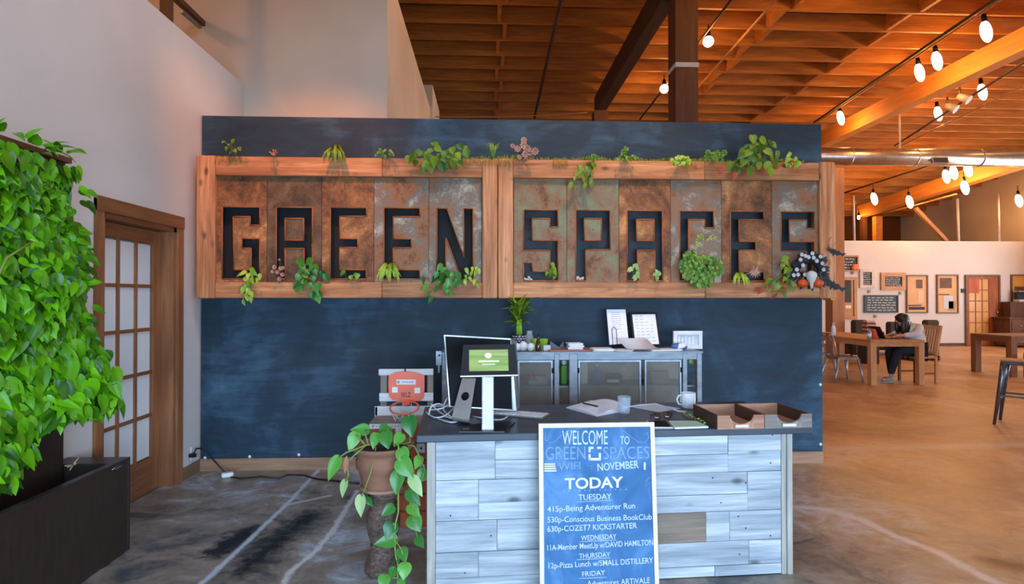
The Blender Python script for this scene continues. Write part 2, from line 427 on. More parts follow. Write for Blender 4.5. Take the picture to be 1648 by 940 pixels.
mat('mug_pattern', (198, 208, 214), .3, c2=(236, 238, 238), scale=22)
mat('lens_brown', (74, 46, 30), .1)
mat('interior_tan', (204, 192, 172), .8, c2=(150, 144, 134), scale=6)
mat('burlap', (176, 156, 128), .9, c2=(150, 130, 104), scale=30)
mat('black_rubber', (14, 14, 14), .7)
def glassmat(name, tint, rough=.02, op=.25):
    s = NT(name); g = s.n('ShaderNodeBsdfTransparent', Color=lin(tint)); ms = s.n('ShaderNodeMixShader'); ms.inputs[0].default_value = op
    s.set(s.b.inputs['Base Color'], lin(tint)); s.b.inputs['Roughness'].default_value = rough
    s.t.links.new(g.outputs[0], ms.inputs[1]); s.t.links.new(s.b.outputs[0], ms.inputs[2]); s.t.links.new(ms.outputs[0], s.t.nodes['Material Output'].inputs[0]); return s.m
glassmat('cab_glass', (222, 222, 216), .1, .13)
glassmat('clear_glass', (240, 246, 250), .03, .22)
s = NT('frosted_pane'); s.set(s.b.inputs['Base Color'], lin((214, 224, 228))); s.b.inputs['Roughness'].default_value = .35
s.set(s.b.inputs['Base Color'], s.ramp(s.noise(s.coords((1, 1, .5)), 1.2, 2), [(.3, (220, 228, 230)), (.7, (246, 248, 246))]))
# the tablet's lit screen: green field with lighter bands
s = NT('tablet_screen'); v = s.coords((.6, 1, 9)); n = s.noise(v, 7, 3)
c = s.ramp(n, [(.35, (128, 186, 78)), (.6, (176, 214, 128)), (.8, (196, 220, 168))]); s.set(s.b.inputs['Base Color'], (0.02, .02, .02, 1))
s.set(s.b.inputs['Emission Color'], c); s.b.inputs['Emission Strength'].default_value = .85
mat('screen_white', (255, 255, 255), .5, emit=1.0)
def emis(name, c, st):
    s = NT(name); s.b.inputs['Emission Color'].default_value = lin(c); s.b.inputs['Emission Strength'].default_value = st; s.b.inputs['Base Color'].default_value = (0, 0, 0, 1); return s.m
emis('bulb_glow', (255, 232, 200), 9)
emis('far_glow', (255, 170, 70), .55)
leafmat('leaf_wall', (10, 78, 4), (128, 216, 24), .3)
leafmat('leaf_pothos', (26, 104, 44), (112, 186, 70), .3)
leafmat('leaf_pale', (140, 196, 110), (196, 218, 150), .4)
leafmat('leaf_sign', (44, 92, 22), (150, 184, 46), .4)
leafmat('leaf_lime', (120, 180, 40), (200, 226, 90), .4)
leafmat('leaf_small', (60, 120, 40), (150, 190, 80), .5)
leafmat('leaf_moss', (92, 104, 28), (150, 160, 60), .8)

# ------------------------------------------------------------------ setting
S = 'structure'
MB().bx((-6, -4.6, -.1), (17, 23, 0)).build('floor', 'concrete_floor', kind=S, label='polished stained concrete floor with cool and warm light tinted in', local=True)
XL = -2.48
# doorway in the left wall
p = PX(149, 600, XL); y0 = p.y; p = PX(291, 600, XL); y1 = p.y
zt = PX(291, 354, XL).z; tw = .075   # trim outer edges
dy0, dy1, dz = y0+tw, y1-tw, zt-tw
LT = PX(385, 130, XL).z
w = MB(); w.bx((XL-.14, -4.6, 0), (XL, dy0, LT)); w.bx((XL-.14, dy1, 0), (XL, 5.95, LT)); w.bx((XL-.14, dy0, dz), (XL, dy1, LT))
w.build('wall_left', 'white_plaster', kind=S, label='white plaster wall with the glazed door, open above its top edge', local=True)
YB = 5.95
MB().bx((-6, YB, 0), (-1.03, YB+.12, 6.3)).build('wall_loft', 'warm_plaster', kind=S, label='white upper wall behind the dark chalkboard wall', local=True)
MB().bx((-1.15, YB+.12, 0), (-1.03, 10.4, 4.95)).build('wall_loft_return', 'warm_plaster', kind=S, label='warm lit white wall running back under the roof', local=True)
MB().bx((-1.15, 10.4, 0), (-.98, 11.9, 5.35)).build('wall_loft_end', 'warm_plaster', kind=S, label='taller end of the white wall running back', local=True)
MB().bx((-6.1, -4.6, 0), (-6, YB, 6.3)).build('wall_loft_side', 'warm_plaster', kind=S, label='far wall of the loft above the left wall', local=True)
MB().bx((-6, -4.6, 3.4), (XL-.14, YB, 3.5)).build('floor_loft', 'warm_plaster', kind=S, label='loft floor behind the top edge of the left wall', local=True)
# loft window frame seen over the parapet
t = thing('loft_window_frame', 'dark wooden frame seen above the top edge of the white left wall', 'window frame', (-3.4, 5, 3.6))
X0 = -2.9
a = PX(332, 44, X0); b = PX(281, -5, X0)
MB().bar(b, a, .06, .05).build('rail', 'dark_post', t)
a2 = PX(322, 44, X0); b2 = PX(292, 18, X0)
MB().bar(b2, a2, .03, .03).build('rail', 'steel', t)
c_ = PX(268, 26, X0); MB().bx((X0-.04, c_.y-.04, c_.z-.25), (X0+.04, c_.y+.04, 6)).build('post', 'dark_post', t)
# dark chalkboard partition
YW = 5.06
pl = PY(323, 741, YW); pr = PY(1326, 723, YW); ptop = PY(824, 193, YW)
WX0, WX1, WZ0, WZT = pl.x, PY(1323, 500, YW).x, (pl.z+pr.z)/2, ptop.z
w = MB(); w.bx((WX0, YW, WZ0), (WX1, YW+.16, WZT)); w.build('wall_back', 'chalk_wall', kind=S, label='tall dark slate-coloured partition wall behind the desk')
MB().bx((WX0, YW-.012, 0), (WX1+.0, YW+.15, WZ0-.002)).build('baseboard_back', 'base_wood_x', kind=S, label='pale wooden baseboard under the dark wall')
MB().bx((XL, dy1+tw+.01, 0), (XL+.015, YW, .1)).build('baseboard_left', 'base_wood_y', kind=S, label='wooden baseboard on the left wall by the corner')
# screw heads on the dark wall
t = thing('wall_screws', 'row of pale screw caps along the foot of the dark wall', 'screws', (0, YW, WZ0), group=None)
for px, py in ((330, 737), (402, 735), (481, 732), (1322, 619), (1323, 715)):
    q = PY(px, py, YW); MB().ell((min(max(q.x, WX0+.02), WX1-.02), YW-.002, q.z), (.014, .006, .014), n=8, m=4).build('screw_cap', 'label_white', t)
# far partition, brown end wall, right and rear walls
YF = PZ(1500, 557, 0).y; ZF = PY(1500, 388, YF).z
MB().bx((5.5, YF, 0), (17, YF+.12, ZF)).build('wall_far', 'far_white', kind=S, label='white far wall hung with pictures and chalkboards', local=True)
MB().bx((5.5, YF-.02, 0), (16.9, YF, .09)).build('baseboard_far', 'dark_post', kind=S, label='dark baseboard along the far white wall')
MB().bx((-6, 22.6, 0), (17, 22.8, 6.3)).build('wall_end', 'brown_wall', kind=S, label='brown end wall above the white far wall', local=True)
MB().bx((16.9, -4.6, 0), (17.1, 22.6, 6.3)).build('wall_right', 'warm_plaster', kind=S, label='right wall of the hall', local=True)
MB().bx((-6, -.95, 1.8), (17, -.8, 6.16)).build('wall_light_block', 'warm_plaster', kind=S, label='unseen wall added to keep daylight off the upper dark wall', local=True)  # added out of view to block window light from the upper chalk wall
MB().bx((-6, -4.8, 0), (17, -4.6, 6.3)).build('wall_rear', 'warm_plaster', kind=S, label='rear wall of the hall', local=True)
# roof
HB = 5.9
cl = MB().bx((-6, -4.6, HB+.27), (17, 16, HB+.32)); cl.hexa([(-6, 16, HB+.27), (17, 16, HB+.27), (17, 22.8, 4.85), (-6, 22.8, 4.85), (-6, 16, HB+.32), (17, 16, HB+.32), (17, 22.8, 4.9), (-6, 22.8, 4.9)])
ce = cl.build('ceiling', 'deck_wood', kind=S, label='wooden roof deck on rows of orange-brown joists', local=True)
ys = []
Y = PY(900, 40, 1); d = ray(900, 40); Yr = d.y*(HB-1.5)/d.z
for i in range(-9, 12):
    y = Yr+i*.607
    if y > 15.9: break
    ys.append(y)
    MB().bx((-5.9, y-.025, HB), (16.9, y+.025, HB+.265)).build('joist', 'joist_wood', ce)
for i in range(10):
    y = 16.3+i*.62; z = HB-(y-16)*.19
    MB().bx((-5.9, y-.025, z-.1), (16.9, y+.025, z+.17)).build('joist', 'joist_wood', ce)
for bxn in (.2, 4.6, 6.62):
    for k, (ya, yb) in enumerate(zip(ys, ys[1:])):
        if ya < 6: continue
        o = .1 if k % 2 else 0
        MB().bx((bxn+o-.03, ya+.03, HB+.01), (bxn+o+.03, yb-.03, HB+.26)).build('blocking', 'joist_wood', ce)
# beams and columns
def beam(name, x0, x1, ya, yb, z0a, z0b, h, m, lab):
    MB().hexa([(x0, ya, z0a), (x1, ya, z0a), (x1, yb, z0b), (x0, yb, z0b), (x0, ya, z0a+h), (x1, ya, z0a+h), (x1, yb, z0b+h), (x0, yb, z0b+h)]).build(name, m, label=lab, cat='beam')
beam('roof_beam', 2.36, 2.56, 3, 12.4, 5.5, 5.5, .38, 'dark_beam', 'dark brown roof beam running back left of the tall post')
beam('roof_beam', 8.6, 8.85, 5, 16, 5.52, 5.37, .37, 'beam_wood', 'long bright orange roof beam crossing the upper right corner')
beam('roof_beam', 13.6, 13.9, 14, 20.4, 4.82, 4.42, .42, 'beam_wood', 'orange roof beam in the distance under the metal duct')
t = thing('wooden_column', 'square brown wooden post rising behind the dark wall beside the dark roof beam', 'post', (2.58, 7.5, 0))
cxp = PY(1099, 100, 7.5).x
MB().bx((cxp-.15, 7.35, 0), (cxp+.15, 7.65, 5.9)).build('shaft', 'dark_post', t)
q = PY(1099, 104, 7.34).z; MB().bx((cxp-.155, 7.335, q-.03), (cxp+.155, 7.66, q+.03)).build('strap', 'paper_grey', t, label='pale strap round the post')
MB().bx((2.3, 12.1, 0), (2.6, 12.4, 5.5)).build('wooden_column', 'dark_post', label='brown wooden post holding the far end of the dark roof beam', cat='post')
q = PY(1344, 400, 13.5)
MB().bx((q.x-.13, 13.4, 0), (q.x+.17, 13.7, 4.62)).build('wooden_column', 'post_wood', label='tan wooden post just right of the sign frame, behind the table', cat='post')
q = PY(1412, 360, 20); MB().bx((q.x-.12, 19.9, 0), (q.x+.12, 20.1, 4.4)).build('wooden_column', 'beam_wood', label='orange wooden post above the far white wall under the distant beam', cat='post')
q = PY(1402, 360, 20); MB().bx((q.x-.1, 20.3, 0), (q.x+.06, 20.5, 4.6)).build('wooden_column', 'dark_post', label='dark brown post left of the orange post above the far white wall', cat='post')
for px, yt in ((1375, 315), (1543, 320), (1608, 312)):
    a = PY(px-2, yt, YF+.06); b = PY(px, 389, YF+.06)
    MB().tube([(a.x, a.y, a.z), (b.x, b.y, ZF)], .035, 8).build('steel_pole', 'conduit' if 0 else 'white_frame', label={1375: 'pale upright pole on the far wall, nearest the tan post', 1543: 'middle pale upright pole standing on top of the far wall', 1608: 'rightmost pale upright pole standing on top of the far wall'}[px], cat='pole')
a = PY(1473, 335, YF+.3); b = PY(1524, 389, YF+.3); MB().bar(a, b, .1, .1).build('diagonal_brace', 'post_wood', label='pale diagonal brace above the far white wall', cat='brace')
a = PY(1626, 345, YF+.9); b = PY(1640, 372, YF+.9); MB().bar(a, b, .1, .1).build('diagonal_brace', 'post_wood', label='diagonal brace at the right edge above the far white wall', cat='brace')
# duct
t = thing('air_duct', 'round galvanised air duct running left to right below the roof', 'duct', (9, 12, 4.4))
a = PY(1324, 251.5, 12); b = PY(1648, 255, 12); dr = (b-a); a = a-dr*.4; b = b+dr*.3
MB().tube([a, b], .185, 28).build('tube', 'duct_metal', t)
g = PY(1502, 257, 12); d1 = dr.normalized()
MB().obx((g.x, g.y-.165, g.z-.05), (.36, .06, .14), (R(-14), 0, 0)).build('grille_frame', 'duct_metal', t)
MB().obx((g.x, g.y-.2, g.z-.055), (.29, .01, .09), (R(-14), 0, 0)).build('grille', 'dark_box', t)
for k in range(5):
    c0 = a+(b-a)*(.12+.19*k); MB().tube([c0-d1*.012, c0+d1*.012], .192, 28).build('seam_ring', 'duct_metal', t)
q = PY(1448, 241, 12); MB().tube([(q.x, 12, q.z), (q.x, 12, HB)], .02, 6).build('hanger_rod', 'white_frame', t)

# lights: conduits with hanging bulbs
def ydir_pipe(p1, p2, z, r, name, m, lab, cat):
    a = PZ(*p1, z); b = PZ(*p2, z); e = a+(a-b)*.0; MB().tube([a, b+(b-a)*.6], r, 6).build(name, m, label=lab, cat=cat); return a, b
ydir_pipe((1120, 145), (1248, 0), 5.7, .022, 'conduit_pipe', 'cable_tan', 'pale conduit pipe slanting up right of the tall brown post', 'pipe')
ydir_pipe((860, 190), (903, 0), 5.75, .03, 'conduit_pipe', 'dark_beam', 'dark conduit pipe running back below the left joists', 'pipe')
ydir_pipe((1030, 192), (1192, -20), 5.68, .02, 'light_track', 'dark_beam', 'dark lighting cable passing behind the tall brown post', 'light track')
ydir_pipe((1310, 197), (1600, 0), 5.6, .025, 'light_track', 'dark_beam', 'dark lighting track beside the long orange roof beam', 'light track')
ydir_pipe((1318, 195), (1560, 34), 5.55, .014, 'conduit_pipe', 'cable_tan', 'thin pale pipe below the dark lighting track', 'pipe')
a = PZ(1440, 235, 5.3); b = PZ(1640, 105, 5.3); MB().tube([a, b+(b-a)*.5], .025, 6).build('light_track', 'dark_beam', label='dark lighting track on the right side of the long orange beam', cat='light track')
a = PZ(1430, 245, 5.2); b = PZ(1648, 138, 5.2); MB().tube([a, b+(b-a)*.4], .02, 6).build('conduit_pipe', 'cable_tan', label='pale pipe right of the long orange beam, lowest of the pipes there', cat='pipe')
a = PY(1335, 318, 17.); b = PY(1560, 246, 14.); MB().tube([a, b], .022, 6).build('light_track', 'dark_beam', label='lighting cable along the distant beam below the duct', cat='light track')
a = PY(1418, 345, 18); b = PY(1540, 312, 15.5); MB().tube([a, b], .022, 6).build('conduit_pipe', 'cable_tan', label='pale pipe under the distant orange beam', cat='pipe')
a = PY(700, 188, 9); b = PY(945, 181, 9); MB().tube([a+(b-a)*t_/8+Vector((0, 0, -.03*math.sin(math.pi*t_/8))) for t_ in range(9)], .008, 5).build('loose_cable', 'cable_tan', label='thin pale cable strung just above the top of the dark wall', cat='cable')
bulbs = [(1140, 67, 5.3, 1, 'round glowing bulb right of the tall brown post'), (1069, 143, 5.35, 1, 'round glowing bulb between the dark beam and the tall brown post'),
 (1587, 51, 5.3, 0, 'uppermost glowing oval bulb left of the long orange beam'), (1508, 98, 5.3, 0, 'glowing oval bulb, second down along the orange beam'), (1480, 117, 5.3, 0, 'glowing oval bulb, third down along the orange beam'),
 (1353, 190, 5.3, 0, 'lowest glowing oval bulb left of the orange beam near the dark wall corner'), (1581, 148, 5.1, 0, 'glowing oval bulb right of the long orange beam, the upper one'), (1510, 183, 5.1, 0, 'glowing oval bulb right of the long orange beam, the lower one'),
 (1523, 284, -15.6, 0, 'leftmost glowing bulb of the three just under the duct'), (1535, 278, -15.2, 0, 'middle glowing bulb of the three just under the duct'), (1558, 273, -14.6, 0, 'rightmost glowing bulb of the three just under the duct'),
 (1553, 302, -15, 0, 'glowing bulb just below the three under the duct'), (1407, 320, -17.2, 0, 'glowing bulb at the left end of the distant orange beam'), (1464, 325, -16.6, 0, 'glowing bulb on the underside of the distant orange beam'),
 (1640, 323, -16.5, 0, 'glowing bulb at the right edge above the far wall'), (1382, 350, -20, 2, 'tiny glowing bulb left of the distant orange beam')]
LAMPS = []
for px, py, z, rd, lab in bulbs:
    z = 5.62 if z > 0 else z
    c0 = PZ(px, py, z) if z > 0 else PY(px, py, -z)
    t = thing('hanging_bulb', lab, 'light bulb', c0)
    rr = (.085, .085, .085) if rd == 1 else ((.05, .05, .08) if rd == 2 else (.075, .075, .17) if z > 0 else (.09, .09, .2))
    tl = 0 if rd else R(14)
    MB().ell(c0, rr, (0, -tl, 0), 16, 10).build('bulb', 'bulb_glow', t)
    MB().tube([c0+Vector((-.02 if not rd else 0, 0, rr[2]*.9)), c0+Vector((-.04 if not rd else 0, 0, rr[2]+.1))], [.045, .03], 10).build('socket', 'black_metal', t)
    MB().tube([c0+Vector((-.04 if not rd else 0, 0, rr[2]+.1)), c0+Vector((-.04 if not rd else 0, 0, min(rr[2]+.25, 5.89-c0.z) if z > 0 else rr[2]+.25))], .01, 6).build('cord', 'black_metal', t)
    LAMPS.append((c0, rr))
for px, py in ((1530, 172), (1550, 157)):
    c0 = PZ(px, py, 5.15); t = thing('spotlight', 'unlit pale spotlight head %s of the pair on the track right of the orange beam' % ('left' if px == 1530 else 'right'), 'spotlight', c0)
    MB().tube([c0+Vector((.05, -.07, -.07)), c0+Vector((-.04, .06, .05))], [.085, .05], 12).build('lamp_head', 'bulb_off', t)
    MB().tube([c0+Vector((-.03, .04, .04)), c0+Vector((-.03, .04, .2))], .02, 6).build('bracket', 'conduit', t)

# door in the left wall
xd = XL-.10
def dpt(px, py): return PX(px, py, xd)
D = thing('door_1', 'wooden glazed door in the left wall with frosted panes', None, (XL, dy0, 0), kind=S)
tr_ = MB(); tr_.bx((XL-.01, y0, 0), (XL+.02, y0+tw, zt-.0)); tr_.build('side_trim', 'door_wood_z', D)
MB().bx((XL-.01, y1-tw, 0), (XL+.02, y1, zt)).build('side_trim', 'door_wood_z', D)
MB().bx((XL-.01, y0, zt-tw), (XL+.026, y1, zt+.02)).build('head_trim', 'door_wood_y', D)
jw = .035
MB().bx((XL-.14, dy1-jw, 0), (XL, dy1, dz)).build('jamb', 'door_wood_z', D)
MB().bx((XL-.14, dy0, 0), (XL, dy0+jw, dz)).build('jamb', 'door_wood_z', D)
MB().bx((XL-.14, dy0, dz-jw), (XL, dy1, dz)).build('jamb', 'door_wood_y', D)
a0, a1, az = dy0+jw+.004, dy1-jw-.004, dz-jw-.004
st = .10; rb = dpt(251, 733).z; rtp = az-.10
lf = thing_leaf = None
fr = MB(); fr.bx((xd-.04, a0, 0.008), (xd, a0+st, az)); fr.bx((xd-.04, a1-st, .008), (xd, a1, az)); fr.build('stile', 'door_wood_z', D)
fr = MB(); fr.bx((xd-.039, a0+st, .008), (xd-.001, a1-st, rb)); fr.bx((xd-.039, a0+st, rtp), (xd-.001, a1-st, az)); fr.build('rail', 'door_wood_y', D)
mn = MB(); gy0, gy1 = a0+st, a1-st
for i in range(1, 3): y = gy0+(gy1-gy0)*i/3; mn.bx((xd-.034, y-.013, rb), (xd-.004, y+.013, rtp))
mn.build('glazing_bar', 'door_wood_z', D)
mn = MB()
for i in range(1, 5): z = rb+(rtp-rb)*i/5; mn.bx((xd-.033, gy0, z-.013), (xd-.005, gy1, z+.013))
mn.build('glazing_bar', 'door_wood_y', D)
for i in range(3):
    for j in range(5):
        MB().bx((xd-.024, gy0+(gy1-gy0)*i/3+.013, rb+(rtp-rb)*j/5+.013), (xd-.018, gy0+(gy1-gy0)*(i+1)/3-.013, rb+(rtp-rb)*(j+1)/5-.013)).build('pane', 'frosted_pane', D)
h = MB(); hz = 1.0; h.tube([(xd, a0+.05, hz), (xd+.05, a0+.05, hz), (xd+.055, a0+.14, hz)], .009, 8); h.lathe([(.03, 0), (.03, .01)], (xd+.002, a0+.05, hz-.005), 12); h.build('handle', 'black_metal', D)
# outlet + cord
o = PX(310, 729, XL); MB().bx((XL, o.y-.04, o.z-.06), (XL+.008, o.y+.04, o.z+.06), .003).build('wall_outlet', 'outlet', label='white outlet plate low on the left wall by the corner', cat='outlet')
b0 = PX(310, 733, XL+.03); t = thing('power_cord', 'black cord plugged in at the corner outlet and trailing over the floor', 'cord', (b0.x, b0.y, 0))
MB().obx((b0.x, b0.y, b0.z), (.05, .03, .03)).build('plug', 'black_plastic', t)
q1 = PX(316, 722, XL+.05); q2 = PY(323, 722, YW-.02); q3 = PY(345, 742, YW-.03); q4 = PZ(364, 763, .02)
MB().tube([b0, q1, q2, PY(335, 730, YW-.03), q3, q4], .006, 6).build('cord', 'cable_black', t)
MB().obx(PZ(366, 764, .02), (.09, .05, .035), (0, 0, .5), .008).build('adaptor', 'label_white', t)
pts = [PZ(x, y, .008) for x, y in ((372, 768), (388, 770), (420, 767), (450, 770), (462, 764), (490, 765), (510, 771), (540, 774), (578, 778))]
MB().tube(pts, .007, 6).build('cord', 'cable_black', t)
# ------------------------------------------------------------------ GREEN SPACES sign
YS = 4.86; YP = 4.905
SG = thing('letter_sign', 'long timber framed sign of rusty metal panels with cut-out letters reading GREEN SPACES', 'sign', (.2, YW, 1.5))
sx = lambda px, Y=YS: PY(px, 365, Y).x
xL, xR = sx(315), sx(1345)
ZTOP = (PY(315, 251, YS).z+PY(1345, 262, YS).z)/2; ZBOT = (PY(315, 481, YS).z+PY(1345, 478, YS).z)/2
RT = (PY(400, 283.5, YS).z+PY(1200, 288, YS).z)/2; RB = (PY(400, 455, YS).z+PY(1200, 454, YS).z)/2
mL0, mM, mR1, iR = sx(776), sx(801), sx(826), sx(1320); iL = sx(345.5)
for a, b in ((xL, iL), (mL0, mM-.003), (mM+.003, mR1), (iR, xR)):
    MB().bx((a, YS, ZBOT-.004), (b, YW-.012, ZTOP+.006), .008).build('stile', 'frame_wood_z', SG)
for a, b in ((iL, mL0), (mR1, iR)):
    for z0, z1 in ((RT, ZTOP), (ZBOT, RB)):
        nseg = 2; xm = a+(b-a)*.62
        m_ = MB(); m_.bx((a+.001, YS+.004, z0), (xm, YW-.014, z1), .006); m_.bx((xm+.002, YS+.004, z0), (b-.001, YW-.014, z1), .006)
        m_.build('rail', 'frame_wood_x', SG)
MB().bx((xR-.01, YS+.06, ZBOT-.02), (sx(1351.5), YW-.014, ZTOP-.02)).build('side_board', 'beam_wood', SG)
MB().bx((iL-.01, 5.0, ZBOT+.02), (mM-.01, YW-.013, ZTOP-.02)).build('back_board', 'letter_shade_black', SG); MB().bx((mM+.01, 5.0, ZBOT+.02), (iR+.01, YW-.013, ZTOP-.02)).build('back_board', 'dark_box', SG)  # left board blacker: shade of the deeper cut-outs put into its colour
LET = {
 'G': ([(0, 0), (1, 0), (1, .254), (.74, .254), (.74, .134), (.29, .134), (.32, .875), (.77, .875), (.77, .575), (.52, .575), (.52, .44), (1, .44), (1, 1), (0, 1)], None),
 'R': ([(0, 0), (1, 0), (1, .51), (.985, .53), (1, .55), (1, 1), (.77, 1), (.77, .575), (.24, .575), (.26, 1), (0, 1)], [(.24, .155), (.76, .155), (.76, .46), (.24, .46)]),
 'A': ([(0, 0), (1, 0), (1, 1), (.78, 1), (.78, .565), (.29, .565), (.31, 1), (0, 1)], [(.27, .125), (.76, .125), (.76, .43), (.27, .43)]),
 'E': ([(0, 0), (1, 0), (1, .12), (.26, .12), (.26, .435), (.76, .435), (.76, .56), (.26, .56), (.26, .87), (1, .87), (1, 1), (0, 1)], None),
 'N': ([(0, 0), (.28, 0), (.75, .69), (.73, 0), (1, 0), (1, 1), (.68, 1), (.25, .42), (.24, 1), (0, 1)], None),
 'S': ([(0, 0), (1, 0), (1, .24), (.76, .24), (.76, .12), (.25, .12), (.25, .435), (1, .435), (1, 1), (0, 1), (0, .745), (.25, .745), (.27, .87), (.76, .87), (.76, .57), (0, .57)], None),
 'P': ([(0, 0), (1, 0), (1, .56), (.29, .56), (.29, 1), (0, 1)], [(.25, .115), (.74, .115), (.74, .43), (.25, .43)]),
 'C': ([(0, 0), (1, 0), (1, .24), (.73, .24), (.73, .12), (.26, .12), (.26, .87), (.73, .87), (.73, .74), (1, .74), (1, 1), (0, 1)], None)}
edges = [346, 430, 518, 602, 690, 775.5], [826.5, 912, 996, 1079, 1161, 1242, 1320]
lbox = [(358, 418.5), (445, 503), (532, 590), (618, 676), (703, 761.5)], [(842.5, 898), (926.5, 982), (1009, 1066), (1093.5, 1148.5), (1175, 1229), (1256.5, 1310.5)]
mt = ['rust_brown', 'rust_dark', 'rust_brown', 'rust_grey', 'rust_grey'], ['rust_green', 'rust_green', 'rust_brown', 'rust_grey', 'rust_brown', 'rust_grey']
lz = (PY(500, 334, YP).z, PY(500, 449, YP).z), (PY(1070, 339.5, YP).z, PY(1070, 452, YP).z)
words = 'GREEN', 'SPACES'
for w_ in (0, 1):
    for i, ch in enumerate(words[w_]):
        X0, X1 = sx(edges[w_][i], YP)+.002, sx(edges[w_][i+1], YP)-.002
        a, b = sx(lbox[w_][i][0], YP), sx(lbox[w_][i][1], YP); zt_, zb_ = lz[w_]
        T = lambda q: (a+(b-a)*q[0], zt_+(zb_-zt_)*q[1])
        outl, ctr = LET[ch]; out = [T(q) for q in outl]; holes = [out]
        if ctr: holes.append([T(q) for q in ctr])
        V, Fc = poly_fill([(X0, RB-.01), (X1, RB-.01), (X1, RT+.01), (X0, RT+.01)], holes)
        m_ = MB(); m_.add([(v.x, YP+v.z*.5, v.y) for v in V], Fc)
        if (w_, i) in ((0, 0), (0, 2), (1, 4)):
            for k in range(24):
                z = RB+(RT-RB)*(k+.5)/24
                for xx in ((X1-.022,) if w_ == 0 and i == 0 else (X0+.02, X1-.05)): m_.ell((xx, YP-.004, z), (.004, .004, .004), n=6, m=3)
        if ctr: cx, cz = T(((ctr[0][0]+ctr[1][0])/2, (ctr[0][1]+ctr[2][1])/2)); m_.ell((cx, YP-.005, cz), (.006, .005, .006), n=6, m=3)
        pn = m_.build('letter_panel', mt[w_][i], SG)
        r_ = MB()
        for pl in holes:
            p3 = [Vector((x, YP-.003, z)) for x, z in pl]
            for q1, q2 in zip(p3, p3[1:]+p3[:1]): r_.tube([q1, q2], .006, 6)
        r_.build('letter_rim', 'rust_rim', pn)
        if ctr:  # the counter plate sits on a small stand-off peg
            cx, cz = T((.5, .28)); MB().tube([(cx, YP+.004, cz), (cx, 5.0, cz)], .01, 6).build('peg', 'black_metal', pn)
        # neighbouring panels leave a narrow open joint over the back board
    
# ------------------------------------------------------------------ plants on the sign
def rv(a): return random.uniform(-a, a)
def plant(name, label, cat, px, py, pts, m, size, kind='leaf', Y=4.83, group=None, droop=.7, prof=None, wid=.75, stem='stem_green', sfan=True):
    """pts: leaf centres in pixels around the root pixel; each leaf gets its own spot in space"""
    base = PY(px, py, Y+.04); t = thing(name, label, cat, base, group=group)
    L = MB(); S_ = MB()
    for k, (lx, ly) in enumerate(pts):
        y = Y-.02-random.random()*.06
        c = PY(lx, ly, y); d = (c-base); d.y = 0
        if d.length < .01: d = Vector((rv(1), 0, rv(1)))
        d.normalize(); sz = size*(1+rv(.22))*1.2
        dd = (d*(1-droop)+Vector((rv(.35), rv(.25)-.1, -droop+.15))).normalized()
        L.leaf(c-dd*sz*.5, c+dd*sz*.5, Vector((rv(.5), -1, .45+rv(.3))), sz*wid, prof, .25, rv(.12)+.1)
        if sfan: S_.tube([base, (base+c-dd*sz*.5)*.5+Vector((0, -.01, .015)), c-dd*sz*.5], .0022, 4, cap=False)
    L.build('leaves', m, t)
    if sfan: S_.build('stems', stem, t)
    return t
def cloud(cx, cy, rx, ry, n):
    out = []
    while len(out) < n:
        a, b = rv(1), rv(1)
        if a*a+b*b < 1: out.append((cx+a*rx, cy+b*ry))
    return out
def spider(name, label, px, py, r, n, up_=.5, Y=4.82, m='leaf_lime', ln=.12):
    base = PY(px, py, Y+.03); t = thing(name, label, 'plant', base); L = MB()
    for k in range(n):
        a = rv(1.3); ht = ln*(up_+random.random()*.5); x = math.sin(a)*ln*.8
        pts = [base, base+Vector((x*.4, -.02-random.random()*.03, ht)), base+Vector((x*.9, -.05-random.random()*.04, ht*.3)), base+Vector((x*1.2, -.06-random.random()*.04, -ht*(.6+random.random()*.6)))]
        if up_ > .9: pts[2] = base+Vector((x*.8, -.02, ht*1.15)); pts[3] = base+Vector((x*1.2, -.03, ht*1.3))
        w0 = .006+random.random()*.003; vs = []
        for q, ww in zip(pts, (w0, w0*1.3, w0, .001)): vs += [q-Vector((ww, 0, 0)), q+Vector((0, -ww*.5, 0)), q+Vector((ww, 0, 0))]
        L.add(vs, [(i*3+j, i*3+j+1, i*3+j+4, i*3+j+3) for i in range(3) for j in range(2)], True)
    L.build('leaves', m, t); return t
def rosettes(name, label, spots, m, Y=4.82, r=.03, stem='stem_brown', root=None):
    base = PY(*(root or spots[0][:2]), Y+.04); t = thing(name, label, 'succulent', base); L = MB(); S_ = MB()
    for s_ in spots:
        px, py = s_[:2]; rr = r*(s_[2] if len(s_) > 2 else 1); c = PY(px, py, Y-.02-random.random()*.04)
        for ring, n, tl in ((1, 8, .25), (.62, 6, .8)):
            for k in range(n):
                a = 2*math.pi*(k+ring)/n; d = Vector((math.cos(a), -tl, math.sin(a))).normalized()
                L.leaf(c, c+d*rr*ring, Vector((0, -1, .2)), rr*.62*ring, OVAL, .3, -.15)
        S_.tube([base, c+Vector((0, .012, 0))], .003, 5, cap=False)
    L.build('leaves', m, t); S_.build('stems', stem, t); return t
plant('trailing_vine', 'small thin vine at the left end of the sign top, above the G', 'plant', 380, 249, [(359, 229), (368, 233), (364, 240), (371, 245), (379, 243), (386, 240), (374, 228)], 'leaf_sign', .035)
plant('dried_sprig', 'tiny dry brown sprig on the sign top above the R', 'dried plant', 440, 251, cloud(440, 246, 7, 4, 9), 'dead_leaf', .018)
spider('spider_plant', 'drooping grassy plant on the sign top above the first E', 541, 252, 16, 34, .35, ln=.11, m='leaf_sign')
plant('sparse_seedling', 'small sparse leafy plant on the sign top above the second E', 'plant', 620, 252, cloud(620, 247, 18, 8, 16), 'leaf_small', .024)
